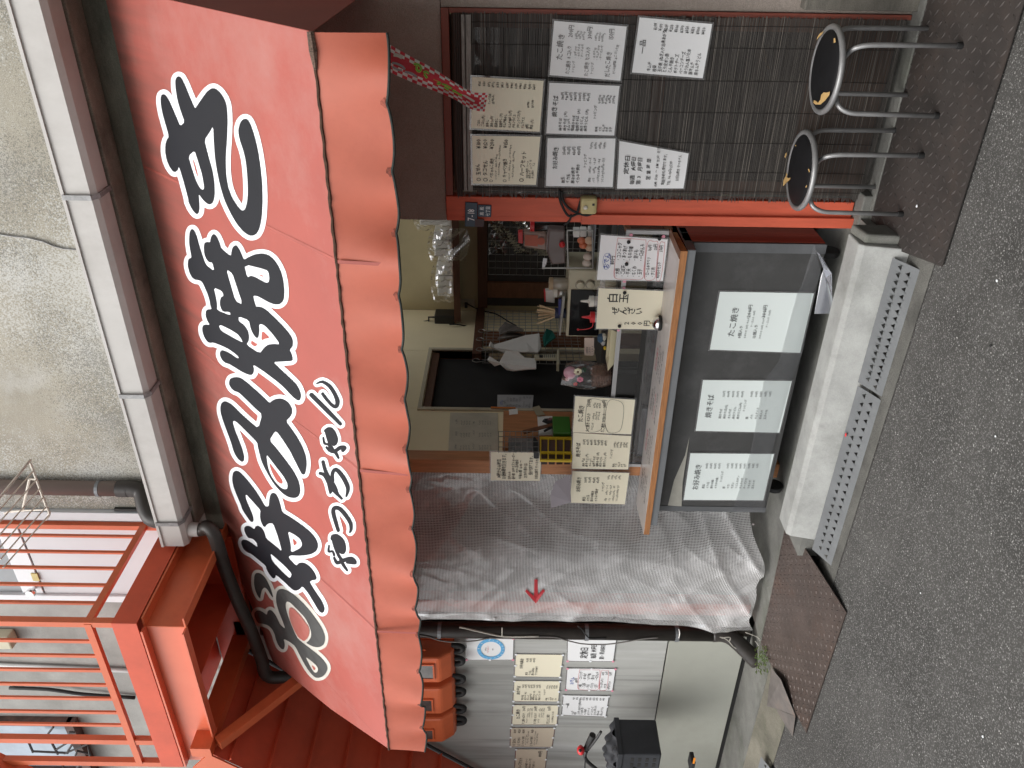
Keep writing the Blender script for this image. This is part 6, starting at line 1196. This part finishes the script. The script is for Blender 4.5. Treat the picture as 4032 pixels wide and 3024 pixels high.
for pts in ([(320, 845), (345, 850), (375, 870), (400, 900), (440, 925)], [(330, 850), (370, 845), (385, 850), (380, 870)], [(480, 815), (520, 830), (560, 850), (580, 900), (590, 935)], [(540, 870), (560, 895), (585, 950), (605, 968)]):
    MB().tube(arc([onY(9, a, b, 3.37) for a, b in pts], 4), .003, 5).build('string', mat('cord_pale', (.42, .40, .35), .7), wt, smooth=True)
for a in (65, ): MB().tube(arc([onY(9, a, 795, 3.39), onY(9, a+5, 820, 3.38), onY(9, a, 850, 3.39)], 4), .003, 5).build('cable_tie', STYRO, wt)
# ================================================================== METER BOXES
def lpt(a, b, Y): return onY('L', a, b, Y)
mz0 = lpt(520, 550, 3.36).z
for (b0, b1, wn, lab) in ((405, 672, (90, 285, 498, 640), 'orange meter box nearest the black downpipe, its window reflecting pale light'), (735, 1012, (110, 272, 878, 992), 'middle orange meter box of the three on the plastered wall'), (1062, 1318, (150, 282, 1205, 1298), 'orange meter box farthest left, at the awning end')):
    xr = lpt(400, b0, 3.35).x; xl = lpt(400, b1, 3.35).x
    t = thing('meter_box', lab, 'meter box', ((xl+xr)/2, 3.45, mz0), 'orange electricity meter boxes')
    zt = mz0+.36
    prof = [(3.495, mz0+.01), (3.42, mz0), (3.385, mz0+.02), (3.335, mz0+.09), (3.33, zt), (3.495, zt+.03)]
    w = xr-xl; o = MB().prism([(xl, y, z) for y, z in prof], (w, 0, 0)).build('case', ORANGE, t, bev=.016)
    MB().prism([(xl-.004, 3.49, mz0+.005), (xr+.02, 3.49, mz0+.005), (xr+.02, 3.49, zt), (xl-.004, 3.49, zt)], (0, .008, 0)).build('back_plate', ORANGE, t)
    P = [onY('L', wn[0], wn[3], 3.325), onY('L', wn[0], wn[2], 3.325), onY('L', wn[1], wn[2], 3.325), onY('L', wn[1], wn[3], 3.325)]
    zc0, zc1 = P[2].z, P[0].z+.05; X0, X1 = P[0].x, P[1].x
    fr = MB(); e = .010
    fr.box(X0-e, X1+e, 3.322, 3.333, zc0-e, zc0); fr.box(X0-e, X0, 3.322, 3.333, zc0, zc1); fr.box(X1, X1+e, 3.322, 3.333, zc0, zc1); fr.build('window_frame', ORANGE, t)
    MB().box(X0, X1, 3.326, 3.3295, zc0, zc1).build('window', mat('meter_glass', (.10, .09, .085), .06, spec=1.0, var=.5, vscale=9), t)
    for k in (0, 1):
        px_ = xl+w*(.25+.5*k); MB().tube(arc([(px_, 3.44, mz0+.02), (px_, 3.44, mz0-.02), (px_+.012, 3.44, mz0-.045), (px_+.04, 3.44, mz0-.05), (px_+.055, 3.44, mz0-.02), (px_+.055, 3.44, mz0+.02)], 4), .017, 9).build('conduit', RUB, t, smooth=True)
    p = onY('L', 195, b0-80 if b0 < 500 else b0-60, 3.40)
    MB().lathe(p, [(.010, 0), (.010, .006), (.004, .007)], 12, (0, -1, 0)).build('screw_cap', ORANGE, t)
# ================================================================== LANDING, STAIR AND RAILING
LX = -3.15; YO = 2.782
ld = thing('orange_landing', 'orange painted steel landing with channel beams and railing above the awning end', 'staircase', (-3.7, 3.1, 3.2))
c0 = onX(7, 690, 760, LX); zA = c0.z; YO = c0.y
zB = onX(7, 775, 945, LX).z; zC = onX(7, 1050, 910, LX).z
XE = onY(7, 962, 1650, YO).x
ZT, ZM, ZL = zA, zA-.125, zA-.345
MB().box(LX-.008, LX, YO, 3.545, ZM, ZT).build('kick_plate', ORANGED, ld)
MB().box(XE, LX-.0085, YO, YO+.008, ZM, ZT).build('kick_plate', ORANGED, ld)
MB().box(XE, LX-.0085, YO+.01, 3.545, ZM+.02, ZM+.03).build('deck_plate', ORANGED, ld)
def chan(pts_a, pts_b): pass
# side channel (web set back, flanges outward)
m = MB(); m.box(LX-.07, LX-.062, YO+.04, 3.545, ZL, ZM-.006); m.box(LX-.062, LX-.004, YO+.04, 3.545, ZL, ZL+.009); m.box(LX-.062, LX-.004, YO+.04, 3.545, ZM-.016, ZM-.006); m.build('side_channel', ORANGE, ld)
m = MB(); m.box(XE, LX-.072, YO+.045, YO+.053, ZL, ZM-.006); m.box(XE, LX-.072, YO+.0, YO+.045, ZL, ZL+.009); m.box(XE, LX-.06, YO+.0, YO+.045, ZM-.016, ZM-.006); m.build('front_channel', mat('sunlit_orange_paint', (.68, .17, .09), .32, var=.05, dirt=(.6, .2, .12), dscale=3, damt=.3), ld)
for xx in (-3.62,):
    MB().box(xx, xx+.008, YO+.055, 3.545, ZL+.01, ZM-.01).build('inner_channel', ORANGED, ld)
MB().box(XE+.02, LX-.08, 3.50, 3.545, ZL-.02, ZM-.01).build('wall_channel', ORANGED, ld)
# lower cantilever bracket and its brace
bx_ = -4.05; a1 = onX(7, 1180, 1540, bx_); a2 = onX(7, 1300, 1600, bx_); bh = a1.z-a2.z
MB().box(bx_-.07, bx_, a1.y, 3.545, a1.z-.11, a1.z).build('bracket_beam', ORANGE, ld)
br0 = onX(7, 1280, 1500, bx_); 
MB().bar((bx_-.035, a1.y+.06, a1.z-.13), (bx_-.035, 3.545, a1.z-.13-(3.545-a1.y-.06)*.83), .06, .055, (1, 0, 0)).build('brace', ORANGE, ld)
# railing
zr = onX(7, 555, 745, LX-.02).z; zt_ = zr+1.05
ysb = [onX(7, 600, 120, LX-.02).y]
m = MB().bar((LX-.02, YO+.02, zr), (LX-.02, 3.545, zr), .026, .036); m.build('lower_rail', ORANGE, ld)
MB().bar((LX-.02, YO+.02, zr), (XE+.01, YO+.02, zr), .026, .036).build('lower_rail', ORANGE, ld)
MB().bar((LX-.02, YO+.02, zt_), (LX-.02, 3.545, zt_), .04, .05).build('top_rail', ORANGE, ld); MB().bar((LX-.02, YO+.02, zt_), (XE-.3, YO+.02, zt_), .04, .05).build('top_rail', ORANGE, ld)
MB().box(LX-.042, LX-.0085, YO+.010, YO+.046, ZM+.03, zt_).build('corner_post', ORANGE, ld)
MB().box(LX-.040, LX-.0085, 3.50, 3.535, ZM+.03, zt_).build('wall_post', ORANGE, ld)
for yb in (215, 315, 415, 520, 632):
    p = onX(7, 500, yb, LX-.02); y = p.y
    MB().box(LX-.026, LX-.014, y-.009, y+.009, zr, zt_).build('baluster', ORANGE, ld)
for yb in (870, 960, 1050, 1140, 1225, 1310, 1388):
    p = onY(7, 480, yb, YO+.02); MB().box(p.x-.009, p.x+.009, YO+.014, YO+.026, zr, zt_).build('baluster', ORANGE, ld)
p = onY(7, 700, 1490, YO+.02); MB().box(p.x-.019, p.x+.019, YO+.010, YO+.044, ZM+.03, zt_).build('end_post', ORANGE, ld)
p = onY(7, 700, 1625, YO+.02); MB().box(p.x-.019, p.x+.019, YO+.010, YO+.044, ZM+.03, zt_-.2).build('end_post', ORANGE, ld)
hr0 = onY('T', 0, 1010, YO+.0); hr1 = onY('T', 330, 1182, YO)
MB().bar(hr0+Vector((.35, 0, .5)), hr1+Vector((-.5, 0, -.42)), .05, .09, (0, 1, 0)).build('stair_handrail', ORANGE, ld)
# stair flight descending to the left below the landing
sf = thing('orange_stair_flight', 'dark red underside of the orange steel stair flight behind the awning end', 'staircase', (-4.0, 3.1, 1.5))
e0 = onY('L', 215, 1370, 3.44); e1 = onY('L', 680, 1615, 3.44); dr_ = (e1-e0).normalized()
if dr_.x > 0: dr_ = -dr_
S0 = e0+dr_*((XE+.25-e0.x)/dr_.x); S0 = e0+dr_*((-4.12-e0.x)/dr_.x); S1 = e0+dr_*2.4
nx_ = Vector((dr_.z, 0, -dr_.x)); nx_ = nx_ if nx_.z > 0 else -nx_
MB().prism([S0-Vector((0, .012, 0)), S1-Vector((0, .012, 0)), S1-Vector((0, .70, 0)), S0-Vector((0, .70, 0))], nx_*.004).build('soffit_plate', ORANGED, sf)
MB().prism([S0, S1, S1+nx_*.17, S0+nx_*.17], (0, .01, 0)).build('stringer', ORANGE, sf); MB().prism([S0-Vector((0, .715, 0)), S1-Vector((0, .715, 0)), S1+nx_*.17-Vector((0, .715, 0)), S0+nx_*.17-Vector((0, .715, 0))], (0, .01, 0)).build('stringer', ORANGE, sf)
MB().bar(S0-nx_*.006, S1-nx_*.006, .03, .012, (0, 1, 0)).build('stringer_edge', RUB, sf)
L_ = (S1-S0).length; n = int(L_/.24)
for k in range(n):
    p = S0+dr_*(k+.5)*.24; MB().prism([p-Vector((0, .02, 0)), p-Vector((0, .70, 0)), p-Vector((0, .70, 0))-nx_*.03, p-Vector((0, .02, 0))-nx_*.03], dr_*.006).build('tread_rib', ORANGED, sf)
# ================================================================== UPPER DOOR, CLOTHES RACK, WINDOW
ud = thing('upper_white_door', 'white panelled upstairs door with round knob behind the orange railing', 'door', (-3.4, 3.55, 3.6))
dx1 = onY(7, 300, 50, 3.55).x; dx0 = onY(7, 300, 608, 3.55).x; dx0, dx1 = sorted((dx0, dx1)); dx1 = -3.080; dx0 = -3.798
MB().box(dx0, dx0+.05, 3.52, 3.60, 3.50, 6.0).build('door_frame', DOORW, ud, bev=.002); MB().box(dx1-.06, dx1-.002, 3.52, 3.60, 3.50, 6.0).build('door_frame', DOORW, ud, bev=.002)
zg = onY(7, 160, 300, 3.53).z
MB().box(dx0+.052, dx1-.062, 3.54, 3.58, 3.50, zg-.006).build('lower_panel', mat('door_panel_grey', (.60, .61, .63), .4, var=.02), ud)
MB().box(dx0+.052, dx1-.062, 3.536, 3.58, zg+.004, zg+.13).build('lock_rail', DOORW, ud, bev=.002)
MB().box(dx0+.052, dx1-.062, 3.545, 3.575, zg+.132, 6.0).build('frosted_pane', mat('frosted_glass', (.26, .28, .29), .25, var=.12, vscale=3, spec=.8), ud)
MB().box(dx0+.052, dx1-.062, 3.548, 3.555, zg-.006, zg+.004).build('shadow_gap', DARK, ud)
kp = onY(7, 235, 560, 3.52); MB().lathe((kp.x+.02, 3.536, kp.z+.02), [(.012, 0), (.012, .03), (.026, .034), (.030, .05), (.024, .062), (.008, .064)], 18, (0, -1, 0)).build('knob', CHROME, ud, smooth='auto')
MB().box(*(lambda p: (p.x-.03, p.x+.03, 3.528, 3.535, p.z-.02, p.z+.018))(onY(7, 218, 472, 3.53))).build('yellow_latch', mat('latch_yellow', (.6, .5, .2), .5), ud)
MB().box(dx1+.004, dx1+.02, 3.53, 3.549, 3.66, 3.84).build('vent_strip', BLK, ud)
MB().box(dx0, dx1-.001, 3.50, 3.62, 3.43, 3.499).build('door_sill', DOORW, ud)
cr_ = thing('wire_drying_rack', 'white wire drying rack hung outside above the orange railing', 'drying rack', tuple(onY('V', 300, 300, 3.0)))
V_ = lambda a, b, Y=3.0: onY('V', a, b, Y)
RK = mat('rack_white_wire', (.62, .56, .48), .4, var=.1)
MB().tube(arc([V_(-400, 970, 2.5), V_(0, 525, 2.72), V_(370, 70, 2.9), V_(385, 62, 2.95), V_(395, 75, 3.0), V_(435, 180), V_(515, 400), V_(605, 640), V_(640, 710), V_(640, 760), V_(600, 815)], 2), .006, 6).build('outer_frame', RK, cr_, smooth=True)
for (a, b) in ((435, 180), (480, 290), (520, 410), (562, 530), (605, 645), (640, 755)):
    p0 = V_(a, b); MB().tube([p0, V_(a-600, b+690, 2.6)], .0035, 5).build('rack_wire', RK, cr_)
MB().tube([V_(110, 715, 3.2), V_(295, 700, 3.1), V_(385, 285, 3.0), V_(475, 290, 3.0)], .006, 6).build('support_arm', RK, cr_)
MB().tube([V_(60, 735, 3.5), V_(110, 715, 3.2)], .006, 6).build('support_arm', RK, cr_); MB().tube([V_(295, 700, 3.1), V_(620, 685, 3.0)], .004, 6).build('support_arm', RK, cr_)
# far window with bent grille
w0 = onY('T', 1100, 1010, 3.54); w1 = onY('T', -200, 590, 3.54)
wn_ = thing('upper_window', 'upstairs window with a dark bent iron grille at the photo edge', 'window', tuple(w0))
x1w = onY('T', 700, 590, 3.54).x; z0w = onY('T', 880, 640, 3.54).z
MB().box(x1w-1.5, x1w, 3.535, 3.545, z0w, z0w+1.4).build('glass', mat('window_sky_reflection', (.30, .36, .42), .08, var=.3, vscale=2.5, spec=1.0), wn_)
f_ = MB(); f_.box(x1w-.01, x1w+.03, 3.50, 3.549, z0w-.03, z0w+1.4); f_.box(x1w-1.5, x1w+.03, 3.48, 3.549, z0w-.06, z0w); f_.box(x1w-.55, x1w-.52, 3.51, 3.549, z0w, z0w+1.4); f_.build('window_frame', mat('rusty_brown', (.10, .06, .05), .7, var=.5, vscale=20), wn_)
g_ = MB()
for pts in ([(600, 755), (665, 670)], [(355, 860), (410, 985)], [(640, 860), (720, 1010)], [(850, 770), (870, 735), (930, 740)], [(700, 950), (830, 870)], [(840, 985), (910, 870)], [(800, 1000), (1090, 885), (1120, 1030)], [(420, 975), (850, 995)], [(940, 1030), (960, 970), (1130, 1010)], [(760, 1110), (790, 1180)], [(960, 1180), (1000, 1130), (1150, 1110)]):
    g_.tube([onY('T', a, b, 3.44) for a, b in pts], .008, 5)
g_.build('grille', mat('grille_iron', (.03, .025, .025), .6), wn_)
cd_ = thing('upper_conduit', 'thin white conduit clipped to the upstairs concrete wall', 'conduit', tuple(onY(7, 700, 1050, 3.53)))
MB().tube([onY(7, -200, 1010, 3.53), onY(7, 840, 1055, 3.53), onY(7, 1345, 1050, 3.53)], .014, 8).build('pipe', mat('conduit_grey', (.45, .45, .44), .5), cd_, smooth=True)
MB().tube(arc([onY(7, 60, 1160, 3.53), onY(7, 300, 1170, 3.52), onY(7, 520, 1200, 3.52), onY(7, 840, 1222, 3.53)], 4), .012, 6).build('black_cable', RUB, cd_, smooth=True)
MB().tube(arc([onY(7, 1170, 1210, 3.53), onY(7, 1220, 1200, 3.53), onY(7, 1290, 1180, 3.53)], 4), .012, 6).build('black_cable', RUB, cd_, smooth=True)
MB().box(*(lambda p: (p.x-.07, p.x+.04, 3.47, 3.549, p.z-.03, p.z+.4))(onY(7, 60, 830, 3.53))).build('wall_lamp', mat('lamp_cream', (.55, .52, .38), .5), cd_, bev=.01)
# ================================================================== BICYCLE (mostly outside the left edge of the frame)
bc = thing('parked_bicycle', 'black bicycle with rear basket and red bell parked at the left edge of the photo', 'bicycle', (-4.6, 2.6, 0))
M_ = lambda a, b, Y: onY('M', a, b, Y)
hb = [M_(460, 1218, 2.9), M_(400, 1300, 2.9), M_(350, 1370, 2.9), M_(300, 1430, 2.9), M_(285, 1480, 2.9), M_(310, 1540, 2.9), M_(390, 1610, 2.9), M_(470, 1680, 2.9), M_(500, 1760, 2.92)]
MB().tube(arc(hb[3:], 4), .011, 9).build('handlebar', BLK, bc, smooth=True)
MB().tube([M_(370, 1255, 2.9), M_(305, 1400, 2.9)], .019, 12).build('grip', RUB, bc, smooth='auto')
MB().tube(arc([M_(460, 1218, 2.87), M_(400, 1310, 2.87), M_(330, 1400, 2.88)], 4), .008, 7).build('brake_lever', BLK, bc, smooth=True)
MB().ball(M_(240, 1420, 2.88), .028, 14, 9, (1, 1, .8)).build('bell', REDP, bc, smooth=True)
MB().ball(M_(232, 1425, 2.855), .010, 8, 5).build('bell_logo_cap', BLK, bc, smooth=True)
MB().tube(arc([M_(290, 1500, 2.88), M_(285, 1620, 2.88), M_(300, 1750, 2.9)], 3), .004, 5).build('brake_cable', RUB, bc)
bY = 3.05; k0 = M_(640, 1465, bY); k1_ = M_(1120, 1490, bY); bw = .30
BKT = mat('basket_grey_plastic', (.026, .028, .033), .7, var=.2, vscale=12)
zt2, zb2 = k0.z, k1_.z; xr2 = k0.x
bs = MB().box(xr2-bw, xr2, bY, bY+.25, zb2, zt2); bs.build('basket', BKT, bc, bev=.012)
MB().box(xr2-bw-.006, xr2+.006, bY-.006, bY+.256, zt2-.035, zt2-.002).build('basket_rim', BKT, bc, bev=.004)
for i in range(5):
    for j in range(4):
        if (i, j) in ((2, 1), (2, 2)): continue
        xx = xr2-.035-i*.052; zz_ = zb2+.03+j*(zt2-zb2-.09)/4
        MB().box(xx-.034, xx, bY-.0015, bY+.002, zz_, zz_+.020).build('basket_slot', DARK, bc)
MB().grid(lambda u, v: (xr2-bw+bw*u, bY+.25*v, zt2+.055*math.sin(math.pi*u)*math.sin(math.pi*v)+.012*math.sin(u*21+v*9)+.01*math.sin(v*17-u*8)), 26, 20).build('basket_cover', BKT, bc, smooth=True)
pd = M_(1455, 1560, 2.75)
MB().box(pd.x-.055, pd.x+.03, 2.73, 2.80, pd.z-.012, pd.z+.012).build('pedal', RUB, bc, bev=.004)
p2 = M_(1475, 1530, 2.728); MB().box(p2.x-.028, p2.x+.022, 2.7255, 2.7295, p2.z-.005, p2.z+.005).build('pedal_reflector', mat('reflector_orange', (.75, .25, .02), .3), bc)
# frame and wheels, outside the frame to the left
W1, W2 = Vector((-3.72, 2.22, .32)), Vector((-5.18, 3.22, .25)); BBk = Vector((pd.x-.22, 2.80, pd.z)); dd = (W2-W1); dd.z = 0; dd.normalize()
for c_, rr in ((W1, .30), (W2, .22)):
    MB().tube([c_+dd*rr*math.cos(a)+Vector((0, 0, rr*math.sin(a))) for a in [6.2832*k/32 for k in range(33)]], .018, 7, False).build('wheel', RUB, bc, smooth=True)
MB().tube([W1, BBk, (-5.0, 3.12, .55)], .016, 8).build('frame_tube', BLK, bc); MB().tube([BBk, (BBk.x+.12, 2.68, .85)], .014, 8).build('seat_post', BLK, bc)
MB().tube([BBk, pd], .01, 6).build('crank', BLK, bc)
MB().ball((BBk.x+.12, 2.68, .88), .10, 12, 8, (1.2, .8, .35)).build('saddle', RUB, bc, smooth=True)
MB().tube([hb[-1], (-4.9, 3.0, .8), (-5.0, 3.12, .55), W2], .015, 8).build('fork', BLK, bc)
